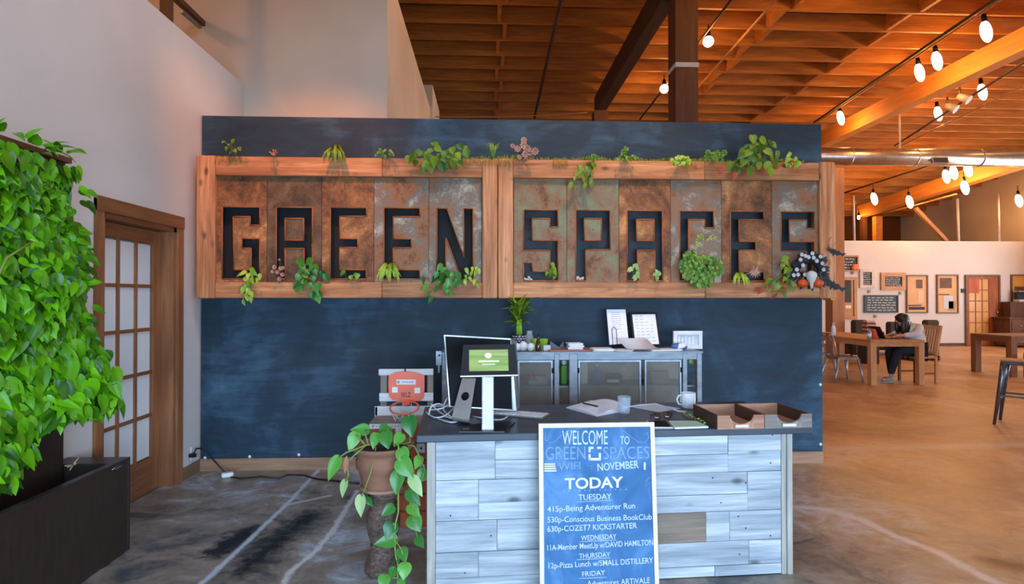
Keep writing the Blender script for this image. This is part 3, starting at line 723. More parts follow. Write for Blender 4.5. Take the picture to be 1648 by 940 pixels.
plant('pothos_vine', 'large heart-leaved vine on the sign top above the letter N', 'plant', 705, 256, [(701, 233), (706, 240), (690, 245), (664, 254), (658, 258), (668, 263), (692, 256), (699, 262), (710, 262), (686, 252), (728, 243), (724, 250), (748, 240), (742, 237), (738, 252), (729, 266), (741, 264), (712, 270), (693, 272), (680, 276), (705, 254), (715, 250), (672, 248), (733, 258), (745, 246), (751, 248), (684, 268), (717, 264)], 'leaf_sign', .068, wid=.8)
spider('grassy_tuft', 'little upright tuft on the sign top above the middle posts', 793, 256, 14, 14, 1.0, ln=.07, m='leaf_sign')
rosettes('ghost_succulent', 'tall dusty pink succulent with rosettes on the sign top above the first S', [(843, 226, .9), (843, 234, 1.1), (833, 240), (848, 240, 1.2), (861, 244, 1.1), (845, 249), (825, 235, .7), (855, 252, .8), (836, 253, .7), (846, 258, .8), (851, 245)], 'ghost_leaf', root=(843, 256), r=.034)
plant('pothos_vine', 'hanging green vine over the top rail above the P of SPACES', 'plant', 950, 262, [(943, 274), (936, 276), (929, 280), (951, 272), (956, 268), (948, 279), (926, 287), (940, 290), (948, 287), (918, 300), (941, 300), (952, 297), (932, 271), (945, 267), (950, 292), (937, 284)], 'leaf_sign', .05, wid=.6)
rosettes('small_succulent', 'small round succulent on the sign top above the P of SPACES', [(955, 253, 1.3), (950, 256, .9), (960, 256)], 'leaf_small', root=(955, 260), r=.026)
plant('upright_succulent', 'small upright succulent with tiny pale flowers above the A of SPACES', 'succulent', 1006, 258, cloud(1006, 247, 6, 10, 26)+cloud(1008, 255, 20, 4, 18), 'leaf_small', .022)
plant('mint_plant', 'bushy round-leaved plant on the sign top above the C', 'plant', 1096, 258, cloud(1096, 259, 16, 8, 46), 'leaf_lime', .026, wid=.9)
rosettes('round_succulent', 'cluster of round pale green rosettes on the sign top between C and E', [(1139, 246), (1147, 250), (1153, 246), (1160, 250), (1165, 246), (1151, 256), (1143, 255), (1158, 257), (1136, 254)], 'leaf_small', root=(1150, 258), r=.032)
big = [(1212, 225), (1217, 232), (1210, 236), (1200, 240), (1203, 248), (1213, 247), (1226, 238), (1233, 242), (1240, 231), (1246, 234), (1238, 246), (1222, 252), (1215, 260), (1230, 262), (1243, 256), (1250, 252), (1192, 252), (1186, 262), (1174, 268), (1180, 271), (1201, 266), (1206, 278), (1196, 262), (1237, 270), (1221, 268), (1194, 244), (1229, 228), (1206, 256), (1247, 262), (1240, 278), (1188, 276)]
plant('pothos_vine', 'largest heart-leaved vine, on the sign top between the E and last S of SPACES', 'plant', 1215, 260, big, 'leaf_sign', .068, wid=.72)
plant('red_leaf_vine', 'few rust red leaves hanging among the largest vine on the sign top', 'plant', 1205, 262, [(1160, 276), (1182, 284), (1226, 276), (1263, 268), (1275, 264)], 'red_leaf', .06, droop=.6, wid=.6)
plant('ivy_plant', 'small ivy at the right end of the sign top', 'plant', 1273, 258, cloud(1272, 262, 16, 8, 22)+[(1270, 248), (1268, 252)], 'leaf_lime', .032)
# moss strip along the top edge
for nm, a, b, lab, dens in (('moss_strip', 745, 1150, 'green moss strip along the top of the sign right of the large vine', 900), ('moss_strip', 1150, 1300, 'thin moss under the largest vine at the right of the sign top', 200)):
    m_ = MB()
    for k in range(dens):
        px = random.uniform(a, b); hgt = .010+.03*abs(math.sin(px*.021)*math.sin(px*.05+1)); c = Vector((sx(px), 4.87+random.random()*.09, ZTOP+.004)); d = Vector((rv(.5), rv(.5)-.15, 1)).normalized()
        m_.leaf(c, c+d*(hgt+random.random()*.014), Vector((0, -1, 0)), .009, BLADE, .1, .2)
    tag(m_.build(nm, 'leaf_moss', label=lab, cat='moss', kind='stuff'))
m_ = MB()
for k in range(420):
    px = random.choice((random.uniform(748, 826), random.uniform(748, 826), random.uniform(890, 915), random.uniform(1098, 1120), random.uniform(345, 400))); c = Vector((sx(px), 4.852-random.random()*.006, ZTOP+.002-random.random()*.012))
    m_.leaf(c, c+Vector((rv(.012), -.004, -random.random()*.06-.015)), Vector((0, -1, 0)), .004, BLADE, 0, 0)
m_.build('hanging_straw', 'straw', label='dry golden straw hanging over the front of the sign top', cat='straw', kind='stuff')
# lower ledge
YL = 4.84
plant('variegated_vine', 'bright lime vine trailing below the G of the sign', 'plant', 402, 452, [(391, 440), (399, 445), (405, 442), (411, 441), (418, 446), (414, 452), (406, 453), (399, 451), (395, 463), (390, 468), (399, 470), (405, 474), (398, 481), (393, 488), (404, 483), (386, 442), (400, 459), (408, 436), (396, 477)], 'leaf_lime', .048, wid=.6)
rosettes('ghost_succulent', 'small dusty pink succulent in front of the R of the sign', [(450, 418, .5), (442, 430), (452, 432), (447, 438), (439, 437, .8), (455, 442), (450, 449), (456, 431, .8)], 'ghost_leaf', root=(450, 455), r=.022)
plant('pothos_vine', 'glossy green vine hanging between the R and first E of the sign', 'plant', 500, 446, [(497, 422), (488, 430), (500, 432), (508, 440), (482, 438), (492, 444), (504, 450), (479, 448), (476, 459), (477, 466), (489, 456), (499, 462), (509, 466), (503, 476), (512, 482), (513, 461), (526, 448), (522, 443), (486, 464), (515, 474), (495, 438), (489, 450), (484, 424), (510, 432)], 'leaf_pothos', .062, wid=.75)
plant('round_leaf_plant', 'two small round leaves inside the foot of the first E of the sign', 'plant', 558, 452, [(551, 440), (565, 447), (574, 445)], 'leaf_pothos', .045, Y=4.86, wid=.9)
spider('spider_plant', 'arching grassy plant below the second E of the sign', 628, 440, 16, 36, .3, ln=.11)
plant('pothos_vine', 'dark glossy vine with long leaves hanging below the N of the sign', 'plant', 718, 446, [(707, 431), (712, 437), (702, 443), (720, 440), (727, 444), (733, 450), (740, 455), (724, 455), (713, 452), (705, 458), (716, 464), (720, 470), (727, 474), (681, 452), (684, 464), (688, 474), (692, 484), (698, 450), (732, 460), (710, 446), (738, 446), (702, 466)], 'leaf_pothos', .06, wid=.62)
plant('variegated_vine', 'pale lime leafy plant at the right foot of the N of the sign', 'plant', 756, 450, [(752, 437), (760, 434), (766, 432), (758, 441), (765, 440), (750, 446), (757, 450), (763, 455), (770, 461), (749, 455), (771, 437)], 'leaf_lime', .042, wid=.55)
plant('small_ivy', 'small green plant inside the foot of the first S of SPACES', 'plant', 890, 452, [(887, 436), (892, 432), (894, 440), (886, 443), (880, 441), (892, 447), (884, 438), (890, 428)], 'leaf_sign', .04, Y=4.88)
def pebbles(lab, cx, cy, n, w):
    t = thing('pebble_cluster', lab, 'pebbles', PY(cx, 455, 4.93)); m_ = MB()
    for k in range(n): q = PY(cx+rv(w), cy+rv(3.5), 4.92); m_.ell(q, (.012+random.random()*.006, .012, .010), (rv(1), rv(1), 0), 8, 5)
    m_.build('pebbles', 'pumpkin_white', t)
pebbles('cluster of pale stones in the foot of the first S of SPACES', 849, 449, 14, 9); pebbles('cluster of dull stones in the foot of the P of SPACES', 934, 448, 10, 7)
plant('variegated_plant', 'pale variegated leaves at the left foot of the A of SPACES', 'plant', 1020, 448, cloud(1020, 439, 9, 11, 15), 'leaf_pale', .036, Y=4.86)
plant('variegated_plant', 'small pale plant at the right foot of the A of SPACES', 'plant', 1059, 449, cloud(1059, 443, 7, 7, 7), 'leaf_pale', .034, Y=4.86)
plant('bushy_fern', 'dense bright green bush of tiny leaves in front of the C of SPACES', 'plant', 1122, 445, cloud(1112, 428, 18, 24, 190)+cloud(1138, 432, 22, 20, 150)+cloud(1130, 452, 18, 12, 90)+cloud(1153, 432, 12, 14, 40), 'leaf_small', .026, sfan=False, wid=.9)
plant('airy_sprig', 'airy yellow-green sprig across the middle of the C of SPACES', 'plant', 1134, 402, cloud(1126, 388, 7, 13, 26)+cloud(1145, 383, 8, 6, 18)+[(1130, 405), (1132, 412)], 'leaf_lime', .014, droop=.2, sfan=False)
spider('spider_plant', 'small drooping grassy plant at the left foot of the last E of SPACES', 1187, 450, 10, 24, .3, ln=.08)
t = thing('air_plant', 'pale dried star-shaped air plant on the foot of the last E of SPACES', 'air plant', PY(1214, 448, 4.86)); m_ = MB(); c = PY(1214, 438, 4.85)
for k in range(16): a = k*.4; m_.leaf(c, c+Vector((math.cos(a)*.05, -.02+rv(.02), math.sin(a)*.05)), Vector((0, -1, 0)), .01, BLADE, .1, .2)
m_.tube([c, c+Vector((-.08, 0, -.02)), PY(1196, 446, 4.86)], .003, 5); m_.build('leaves', 'ghost_leaf', t)
plant('pothos_vine', 'trailing green vine beside the wreath at the lower right of the sign', 'plant', 1270, 440, [(1262, 417), (1266, 424), (1264, 436), (1269, 443), (1262, 450), (1268, 453), (1275, 458), (1236, 454), (1243, 457), (1237, 466), (1249, 463), (1253, 461), (1276, 466), (1263, 474), (1259, 430), (1270, 435)], 'leaf_sign', .052, wid=.72)
plant('red_leaf_vine', 'few rust red leaves on the lower rail near the wreath', 'plant', 1255, 455, [(1223, 469), (1240, 463), (1262, 467), (1245, 476), (1258, 455)], 'red_leaf', .052, wid=.65)
# wreath
wc = PY(1301, 437, 4.80); W = thing('flower_wreath', 'round black wreath with pale blooms hanging at the lower right corner of the sign', 'wreath', wc)
m_ = MB(); n = 26
for k in range(n):
    a = 2*math.pi*k/n
    if abs((a-math.pi*1.5+math.pi) % (2*math.pi)-math.pi) < .5: continue
    m_.ell(wc+Vector((math.cos(a)*.112, rv(.012), math.sin(a)*.112)), (.048, .035, .048), (rv(1), rv(1), rv(1)), 8, 6, 5)
for k in range(60):
    a = random.random()*6.28; c = wc+Vector((math.cos(a)*.12, -.02, math.sin(a)*.12)); m_.leaf(c, c+Vector((math.cos(a+rv(1))*.05, -.03, math.sin(a+rv(1))*.05)), (0, -1, 0), .03, OVAL)
m_.build('ring', 'wreath_dark', W)
for px, py in ((1281, 434), (1291, 427), (1283, 442), (1300, 414), (1308, 415), (1313, 420), (1319, 413), (1295, 412), (1324, 434), (1287, 418), (1276, 443), (1322, 424), (1306, 408), (1289, 410), (1294, 442)):
    c = PY(px, py, 4.745); f_ = MB()
    for k in range(7): a = k*.9; f_.leaf(c, c+Vector((math.cos(a)*.021, -.012, math.sin(a)*.021)), (0, -1, 0), .02, OVAL, .2, -.2)
    f_.build('bloom', 'wreath_flower', W)
for px, lab in ((1292, 'left'), (1316, 'right')):
    c = PY(px, 456, 4.76); t = thing('mini_pumpkin', 'small orange pumpkin at the foot of the wreath, on the %s of the pale gourd' % lab, 'pumpkin', c-Vector((0, 0, .04)))
    MB().ell(c, (.052, .045, .038), n=24, m=8, lobes=9).build('body', 'pumpkin', t); MB().tube([c+Vector((0, 0, .03)), c+Vector((.005, -.005, .055))], [.008, .005], 6).build('stalk', 'stem_green', t)
c = PY(1306, 448, 4.72); t = thing('white_gourd', 'pale white gourd hanging between the two small orange pumpkins', 'gourd', c-Vector((0, 0, .09)))
MB().lathe([(.006, -.09), (.012, -.07), (.016, -.04), (.035, -.01), (.045, .02), (.04, .045), (.02, .06), (.004, .066)], c, 16).build('body', 'pumpkin_white', t)
c = PY(1278, 455, 4.78); t = thing('daisy', 'small orange daisy at the left foot of the wreath', 'flower', c); m_ = MB()
for k in range(12): a = k*.524; m_.leaf(c, c+Vector((math.cos(a)*.038, -.01, math.sin(a)*.038)), (0, -1, 0), .016, OVAL, .1, 0)
m_.build('petals', 'straw', t, label='orange petals'); MB().ell(c+Vector((0, -.008, 0)), (.012, .008, .012), n=10, m=6).build('centre', 'dead_leaf', t)
def bat(px, py, s_, rot, lab):
    c = PY(px, py, 4.845); pts = [(-1, .25), (-.6, .1), (-.35, .28), (-.12, .18), (-.08, .34), (0, .24), (.08, .34), (.12, .18), (.35, .28), (.6, .1), (1, .25), (.8, -.18), (.55, -.08), (.3, -.28), (.12, -.12), (0, -.4), (-.12, -.12), (-.3, -.28), (-.55, -.08), (-.8, -.18)]
    ca, sa = math.cos(rot), math.sin(rot)
    MB().prism([c+Vector(((x*ca-y*sa)*s_, -.03*abs(x), (x*sa+y*ca)*s_)) for x, y in pts], (0, .004, 0)).build('paper_bat', 'bat_black', label=lab, cat='bat decoration')
bat(1343, 406, .085, -.35, 'upper black paper bat on the right end of the sign frame'); bat(1340, 459, .11, -.45, 'lower black paper bat beside the wreath at the sign corner')
t = thing('twig', 'small dark forked twig stuck on the right end of the sign frame', 'twig', PY(1335, 400, 4.84)); MB().tube([PY(1335, 402, 4.85), PY(1333, 391, 4.83), PY(1338, 381, 4.83)], .004, 5).tube([PY(1335, 402, 4.85), PY(1340, 397, 4.82), PY(1345, 390, 4.82)], .003, 5).build('stem', 'dead_leaf', t)

# ------------------------------------------------------------------ living wall and planter
pe = PZ(207, 886, 0); XPF = pe.x; YPE = pe.y; zpt = PX(206, 738, XPF).z
G = thing('living_wall', 'tall green plant wall of glossy leaves rising from a dark planter box at the left', 'living wall', (-2.3, 2, 0))
th = .03; Y0 = .6
b_ = MB(); b_.bx((XPF-th, Y0, .01), (XPF, YPE, zpt-.004)); b_.bx((XL+.012, Y0, .01), (XL+.04, YPE-.12, zpt-.02)); b_.bx((XL+.012, YPE-.115, .01), (XPF-th, YPE, zpt-.004)); b_.bx((XL+.012, Y0, .01), (XPF-th, Y0+.03, zpt)); b_.bx((XL+.04, Y0+.03, .3), (XPF-th, YPE-.115, .34))
PLB = b_.build('planter_box', 'planter_dark', G)
r_ = MB(); r_.bx((XPF-.035, Y0, zpt-.004), (XPF+.004, YPE+.004, zpt+.006)); r_.bx((XL+.012, YPE-.13, zpt-.004), (XPF-.035, YPE+.004, zpt+.006)); r_.bx((XPF-.004, YPE-.012, .01), (XPF+.004, YPE+.004, zpt-.004)); r_.build('rim', 'planter_rim', G)
q = PX(188, 752, XPF); MB().ell((XPF+.004, q.y, q.z), (.004, .05, .01), n=10, m=6).build('badge', 'chrome', G)
PT = PX(137, 273, -2.40).z; XB = -2.40
MB().bx((XL+.015, Y0, .36), (XB, YPE-.13, PT)).build('back_panel', 'planter_dark', G)
MB().bx((XL+.01, Y0, PT), (XB+.03, YPE-.12, PT+.03)).build('top_trim', 'dark_post', G)
L = MB()
def bulge(y, z):
    b = .10+.07*math.sin(y*5.1+z*3.3)+.05*math.sin(z*9-y*4)
    if z < 1.35: b += .10*min(1, (1.35-z)/.4)
    return max(.04, b)
k = 0
while k < 5200:
    y = random.uniform(1.75, YPE-.04); z = random.uniform(.62, PT-.05)
    if z > 1.9: edge = YPE-.12-.05*math.sin(z*13)
    else: edge = YPE-.06+.05*math.sin(z*11)
    if y > edge: continue
    if y > 2.95 and z < .84: continue
    if z < .74 and random.random() < .5: continue
    depth = random.random()**.6; x = XB+bulge(y, z)*depth+.01
    sz = (.08 if z > 1.5 else .105)*(1+rv(.4))
    d = Vector((.35+rv(.5), rv(.7), -.75+rv(.5))).normalized(); n_ = Vector((1, -.55+rv(.6), .55+rv(.4)))
    c = Vector((x, y, z)); L.leaf(c-d*sz*.4, c+d*sz*.6, n_, sz*(.54+rv(.12)), HEART, .2, .12+rv(.1)); k += 1
# stray stems on top and at the far edge
for k in range(70):
    y = random.uniform(2.0, YPE-.22); c = Vector((XB+.03+random.random()*.12, y, PT+random.random()*.05)); d = Vector((.5+rv(.4), .2+rv(.9), .15+rv(.5))).normalized(); sz = .09
    L.leaf(c, c+d*sz, (0.2, -.6, 1), sz*.45, HEART, .3, .35)
for k in range(40):
    z = random.uniform(.95, PT); c = Vector((XB+.08+random.random()*.1, YPE-.2+random.random()*.05, z)); d = Vector((.35+rv(.3), .6, -.3+rv(.5))).normalized(); sz = .085
    L.leaf(c, c+d*sz, (0.6, -.6, .5), sz*.55, HEART, .3, .3)
L.build('foliage', 'leaf_wall', G, kind='stuff')
a = PX(10, 416, -2.12); b = PX(50, 390, -2.16); MB().tube([PX(-10, 460, -2.16), a, b], .006, 6).build('stem', 'stem_green', G)
t = thing('dry_sprig', 'small pale dry sprig lying in the planter under the plant wall', 'dried plant', PX(118, 750, -2.2)); m_ = MB()
o_ = PX(118, 748, -2.2)
for e in ((108, 752), (128, 735), (112, 757), (104, 750), (124, 746)): m_.tube([o_, PX(*e, -2.19)], [.006, .002], 5)
m_.build('twigs', 'burlap', t)

# ------------------------------------------------------------------ reception desk
fl = PD(670, 701, 2.89); fl = PZ(670, 701, .80); fr_ = PZ(1308, 686.5, .80)
DU = (fr_-fl); DW = DU.length; DA = math.atan2(DU.y, DU.x); DU.normalize(); DV = Vector((-DU.y, DU.x, 0)); DZ = .80
DK = thing('reception_desk', 'reception desk with dark top and front of whitewashed barn planks', 'desk', (fl.x, fl.y, 0), DA)
Md = Matrix.Translation((fl.x, fl.y, 0)) @ Matrix.Rotation(DA, 4, 'Z'); Mi = Md.inverted()
def dl(px, py, z=None, off=.03):
    """point on the desk's front face (local coordinates)"""
    P0 = Md @ Vector((0, off, 0)); q = PP(px, py, P0, DV); return Mi @ q
ct = MB(Md); ct.bx((0, 0, .762), (DW, .76, DZ), .004); ct.build('countertop', mat('desk_top', (40, 48, 56), .38, c2=(58, 68, 78), scale=4, stretch=(.5, 2, 1)), DK)
xa, xb = dl(687, 800).x, dl(1274, 800).x; xi0, xi1 = dl(701, 800).x, dl(1257, 800).x
zr = [.758, dl(1000, 765).z, dl(1000, 829).z, dl(1000, 878).z, .06, .004]
seams = [[797, 1172], [770, 975, 1203], [800, 1000, 1136, 1174], [770, 1060, 1205], [900, 1150]]
pk = MB(Md); stub = MB(Md)
for r in range(5):
    xs = [xi0]+[dl(p_, 800).x for p_ in seams[r]]+[xi1]
    for k, (a, b) in enumerate(zip(xs, xs[1:])):
        z1, z0 = zr[r]-.0015, zr[r+1]+.0015; o = rv(.002)
        if r == 2 and k == 2: stub.bx((a+.001, .03, z0), (b-.001, .05, z1)); continue
        if r in (0, 1) and k >= 1:
            zm = z0+(z1-z0)*(.52+rv(.1)); pk.bx((a+.0012, .03+o, z0), (b-.0012, .05, zm-.001)); pk.bx((a+.0012, .03-o, zm+.001), (b-.0012, .05, z1))
        else: pk.bx((a+.0012, .03+o, z0), (b-.0012, .05, z1))
pk.build('front_planks', 'barn_wood', DK); stub.build('front_plank', 'barn_stub', DK, label='darker stained short plank')
ps = MB(Md); ps.bx((xa, .022, 0), (xi0-.001, .10, .76), .003); ps.build('corner_post', 'post_grey', DK)
ps = MB(Md); ps.bx((xi1+.001, .026, 0), (xi1+.028, .10, .76), .002); ps.bx((xi1+.030, .018, 0), (xb, .10, .76), .003); ps.build('corner_post', 'post_grey', DK)
sd = MB(Md); sd.bx((xa+.01, .10, 0), (xa+.03, .70, .76)); sd.build('side_panel', 'post_grey', DK)
sd = MB(Md); sd.bx((xb-.03, .10, 0), (xb-.01, .70, .76)); sd.build('side_panel', 'post_grey', DK)
sd = MB(Md); sd.bx((xi0, .052, .004), (xi1, .062, .757)); sd.build('front_backing', 'dark_post', DK)
nl = MB(Md)
for px, py in ((1147, 769), (1200, 777), (1188, 831), (1200, 850), (725, 830), (790, 862), (748, 922), (1240, 862), (1240, 745), (1190, 892), (1243, 700), (1160, 809), (960, 840)):
    q = dl(px, py); nl.ell((q.x, .028, q.z), (.004, .002, .004), n=8, m=4)
nl.build('nail_heads', 'black_metal', DK)

# ------------------------------------------------------------------ chalkboard leaning on the desk
BU = Vector((math.cos(DA), math.sin(DA), 0))
cm = PD(960, 700, 2.95); topc = Md @ Vector(((Mi @ cm).x, -.012, .80)); botc = topc+DV*(-.085); botc.z = 0
BV = (topc-botc).normalized(); BN = BU.cross(BV).normalized()      # BN points to the camera side
if BN.y > 0: BN = -BN
P0 = topc+BN*.022
def bp(px, py): return PP(px, py, P0, BN)
TL, TR, LB, RB_ = bp(867, 682), bp(1053, 679.5), bp(878, 940), bp(1070, 940)
AU = (TR-TL).normalized(); AV = BN.cross(AU).normalized()
if AV.z < 0: AV = -AV
BWd = (TR-TL).length; BH = .0
# carry the board down until its lower edge meets the floor
BH = (TL.z-.012)/AV.z
CB = thing('chalkboard_sign', 'pine framed chalkboard leaning on the desk front with the weekly programme in chalk', 'chalkboard', (botc.x, botc.y, 0), 0)
def bb(u, v, w): return TL+AU*u-AV*v+BN*w
def slab(m_, u0, u1, v0, v1, w0, w1): m_.hexa([bb(u0, v1, w0), bb(u1, v1, w0), bb(u1, v1, w1), bb(u0, v1, w1), bb(u0, v0, w0), bb(u1, v0, w0), bb(u1, v0, w1), bb(u0, v0, w1)])
fw_ = .022
for (u0, u1, v0, v1) in ((0, BWd, 0, fw_), (0, fw_, fw_, BH), (BWd-fw_, BWd, fw_, BH), (fw_, BWd-fw_, BH-fw_, BH)):
    m_ = MB(); slab(m_, u0, u1, v0, v1, -.018, 0); m_.build('frame_rail', 'frame_pine', CB)
s = NT('board_slate'); k = s.noise(s.coords((1, 1, .7)), 4.5, 6, .65, .8)
s.set(s.b.inputs['Base Color'], s.ramp(k, [(.3, (46, 92, 134)), (.5, (64, 114, 160)), (.72, (110, 154, 194))])); s.b.inputs['Roughness'].default_value = .8
m_ = MB(); slab(m_, fw_, BWd-fw_, fw_, BH-fw_, -.012, -.008); m_.build('board', 'board_slate', CB)
PB = P0+BN*(-.008)
def bq(px, py): return PP(px, py, PB, BN)
def chalk(body, x0, y0, x1, y1, hpx, m_, bold=0.004, name=None):
    a, b = bq(x0, y0), bq(x1, y1); U = (b-a); wd = U.length; U.normalize(); V = BN.cross(U); V = V if V.z > 0 else -V
    hh = (bq(x0, y0-hpx)-a).length; text(m_, body, a, U, V, wd, hh, off=0, bold=bold); 
    # lift off the slate
class TB(MB):
    pass
def stroke(m_, pts, r=.0022): m_.tube([bq(*p_)+BN*.0008 for p_ in pts], r, 5)
def off_text(items, mname):
    for it in items:
        m_ = MB(); chalk(*it[:6], m_, *(it[6:] or ()))
        m_.v = [v+BN*.0016 for v in m_.v]; m_.build('lettering', mname, CB)
off_text([('WELCOME', 905, 716, 978, 715, 23, .0), ('TO', 998, 715, 1013, 715, 13, .0)], 'chalk_white')
off_text([('GREEN', 878, 740, 942, 739, 21, -.004), ('SPACES', 971, 739, 1045, 738, 20, -.004)], 'chalk_faint')
off_text([('WIFI', 899, 757, 934, 755, 12, -.004), (':', 951, 755, 953, 755, 8)], 'chalk_faint')
off_text([('NOVEMBER', 962, 758, 1028, 753, 12), ('1', 1036, 756, 1039, 756, 12), ('TUESDAY', 931, 805, 984, 803, 9), ('415p-Being Adventurer Run', 881, 824, 1022, 818, 9),
 ('530p-Conscious Business BookClub', 881, 841, 1049, 836, 9), ('630p-COZET7 KICKSTARTER', 881, 856, 1025, 850, 9), ('WEDNESDAY', 935, 870, 992, 867, 8),
 ('11A-Member MeetUp w/DAVID HAMILTON', 881, 886, 1051, 877, 9), ('THURSDAY', 932, 899, 982, 896, 8), ('12p-Pizza Lunch w/SMALL DISTILLERY', 883, 915, 1051, 906, 9),
 ('FRIDAY', 937, 928, 974, 925, 8), ('Adventures ARTiVALE', 945, 944, 1046, 938, 9)], 'chalk_white')
off_text([('TODAY', 909, 787, 1003, 784, 17, .022)], 'chalk_solid')
m_ = MB()
for a, b in (((928, 808), (985, 805)), ((932, 872), (992, 869)), ((928, 901), (982, 898)), ((932, 931), (976, 929))): stroke(m_, [a, b], .0016); m_.build('underlining', 'chalk_white', CB); m_ = MB()
for k in range(13): stroke(m_, [(907+k*8.3, 790-k*.2), (908.2+k*8.3, 790-k*.2)], .003)
m_.build('dotted_line', 'chalk_white', CB)
m_ = MB(); stroke(m_, [(878, 696), (877, 708), (884, 713), (894, 710), (904, 700), (920, 692), (940, 688), (965, 687)], .002); stroke(m_, [(992, 696), (1004, 694), (1016, 704), (1028, 712), (1038, 712), (1044, 704), (1041, 696), (1035, 700)], .002); m_.build('flourish', 'chalk_faint', CB); m_ = MB()
stroke(m_, [(1044, 768), (1037, 783), (1050, 775), (1050, 765), (1037, 775)], .0014); stroke(m_, [(1043, 785), (1047, 803), (1053, 795), (1047, 780)], .0014); m_.build('flourish', 'chalk_faint', CB)
m_ = MB()
def sq(x0, y0, x1, y1): m_.prism([bq(x0, y1)+BN*.0006, bq(x1, y1)+BN*.0006, bq(x1, y0)+BN*.0006, bq(x0, y0)+BN*.0006], BN*.001)
for r_ in ((947, 719, 955, 722.5), (947, 719, 950.5, 728), (961, 719, 968, 722.5), (947, 731, 950.5, 741), (947, 737, 967, 741), (963.5, 729, 967, 741)): sq(*r_)
m_.build('emblem', 'chalk_solid', CB); m_ = MB()
for k in range(4): sq(876, 746+k*3.6, 893+k*.8, 748+k*3.6)
m_.build('striped_mark', 'chalk_solid', CB)

# ------------------------------------------------------------------ things on the desk
Z8 = DZ+.001
def dd(px, py, z=DZ): return PZ(px, py, z)
# tablet kiosk
kb = dd(785, 695); K = thing('tablet_kiosk', 'white post tablet kiosk with lit green screen standing at the left of the desk', 'tablet stand', (kb.x, kb.y, DZ))
bpz = [dd(*q_, DZ) for q_ in ((738, 697), (812, 697), (829, 681), (764, 681))]
MB().prism([p_+Vector((0, 0, .001)) for p_ in bpz], (0, 0, .008)).build('base_plate', 'black_plastic', K)
Yk = kb.y; pz1 = PY(785, 604, Yk).z; wpx = 9.3/F*Yk
MB().bx((kb.x-wpx, Yk+.01, DZ+.008), (kb.x+wpx, Yk+.03, pz1+.05), .004).build('post', 'white_plastic', K)
MB().bx((kb.x-wpx, Yk+.008, DZ+.008), (kb.x+wpx, Yk+.032, DZ+.03)).build('post_foot', 'alu', K)
c4 = [PY(741, 606, Yk-.02), PY(833.5, 604, Yk-.02), PY(828.5, 554, Yk+.07), PY(745.5, 555, Yk+.07)]
nn = (c4[1]-c4[0]).cross(c4[3]-c4[0]).normalized(); nn = nn if nn.y < 0 else -nn
MB().prism([p_ for p_ in c4], -nn*.016).build('tablet_case', 'black_plastic', K)
s4 = [PP(x, y, c4[0]+nn*.0015, nn) for x, y in ((755, 597.3), (818.5, 596.5), (817.5, 562.5), (755, 563.3))]
sc_ = MB().prism([p_-nn*.001 for p_ in s4], nn*.001).build('screen', 'tablet_screen', K)
U = (s4[1]-s4[0]).normalized(); V = (s4[3]-s4[0]).normalized(); o = s4[0]+nn*.0006
wS = (s4[1]-s4[0]).length; hS = (s4[3]-s4[0]).length
m_ = MB(); m_.prism([o+U*wS*(.49+.085*math.cos(a*.393))+V*(hS*.72+wS*.068*math.sin(a*.393)) for a in range(16)], nn*.0006); m_.prism([o+U*wS*.24+V*hS*.42, o+U*wS*.76+V*hS*.42, o+U*wS*.76+V*hS*.47, o+U*wS*.24+V*hS*.47], nn*.0006)
m_.prism([o+U*wS*.34+V*hS*.29, o+U*wS*.66+V*hS*.29, o+U*wS*.66+V*hS*.315, o+U*wS*.34+V*hS*.315], nn*.0006); m_.build('screen_marks', 'screen_white', K)
m_ = MB(); m_.bar(c4[0]+nn*.002, c4[1]+nn*.002, .012, .006); m_.build('lip', 'alu', K)
q = dd(752, 693); MB().ell((q.x, q.y, DZ+.006), (.028, .02, .006), n=16, m=6).build('paper_clip_dish', 'chrome', label='small shiny round dish at the front left corner of the desk', cat='dish')
# big computer monitor turned away
Ym = 3.36; MC = thing('computer_monitor', 'large black computer monitor with a silver rim behind the tablet kiosk', 'monitor', PY(772, 668, Ym))
c4 = [PY(723, 655, Ym-.05), PY(826, 661, Ym+.05), PY(823, 545, Ym+.05), PY(714.5, 539, Ym-.03)]
nn = (c4[1]-c4[0]).cross(c4[3]-c4[0]).normalized(); nn = nn if nn.y < 0 else -nn
MB().prism([p_-nn*.001 for p_ in c4], -nn*.02).build('housing', 'alu', MC)
cc = sum(c4, Vector())/4; e4 = [cc+(p_-cc)*.965 for p_ in c4]
m_ = MB().prism([p_-nn*.0005 for p_ in e4], nn*.002); m_.build('glass', 'screen_black', MC)
m_ = MB(); m_.prism([PY(822, 545, Ym+.045), PY(831, 550, Ym+.03), PY(836.5, 655, Ym+.03), PY(831, 661, Ym+.045), PY(826, 661, Ym+.045)], (0, .03, 0)); m_.build('side_edge', 'alu', MC)
# stand with the round cable hole
a4 = [PY(727, 673, Ym-.13), PY(755, 678, Ym-.16), PY(766, 609, Ym-.09), PY(744, 609, Ym-.07)]
def bil(u, v): return (a4[0]*(1-u)+a4[1]*u)*(1-v)+(a4[3]*(1-u)+a4[2]*u)*v
hol = [(.5+.26*math.cos(2*math.pi*k/20), .56+.105*math.sin(2*math.pi*k/20)) for k in range(20)]
V, Fc = poly_fill([(0, 0), (1, 0), (1, 1), (0, 1)], [hol]); m_ = MB()
sn = (a4[1]-a4[0]).cross(a4[3]-a4[0]).normalized()
m_.add([bil(v.x, v.y)+sn*(v.z*1.2) for v in V], Fc)
f0, f1 = a4[0], a4[1]; 
path = [(f1, f0), (PZ(757, 682, DZ+.012), PZ(729, 677, DZ+.016)), (PZ(764, 684, DZ+.004), PZ(740, 678, DZ+.006)), (PZ(775, 682, DZ+.004), PZ(764, 673, DZ+.004))]
vs = []; 
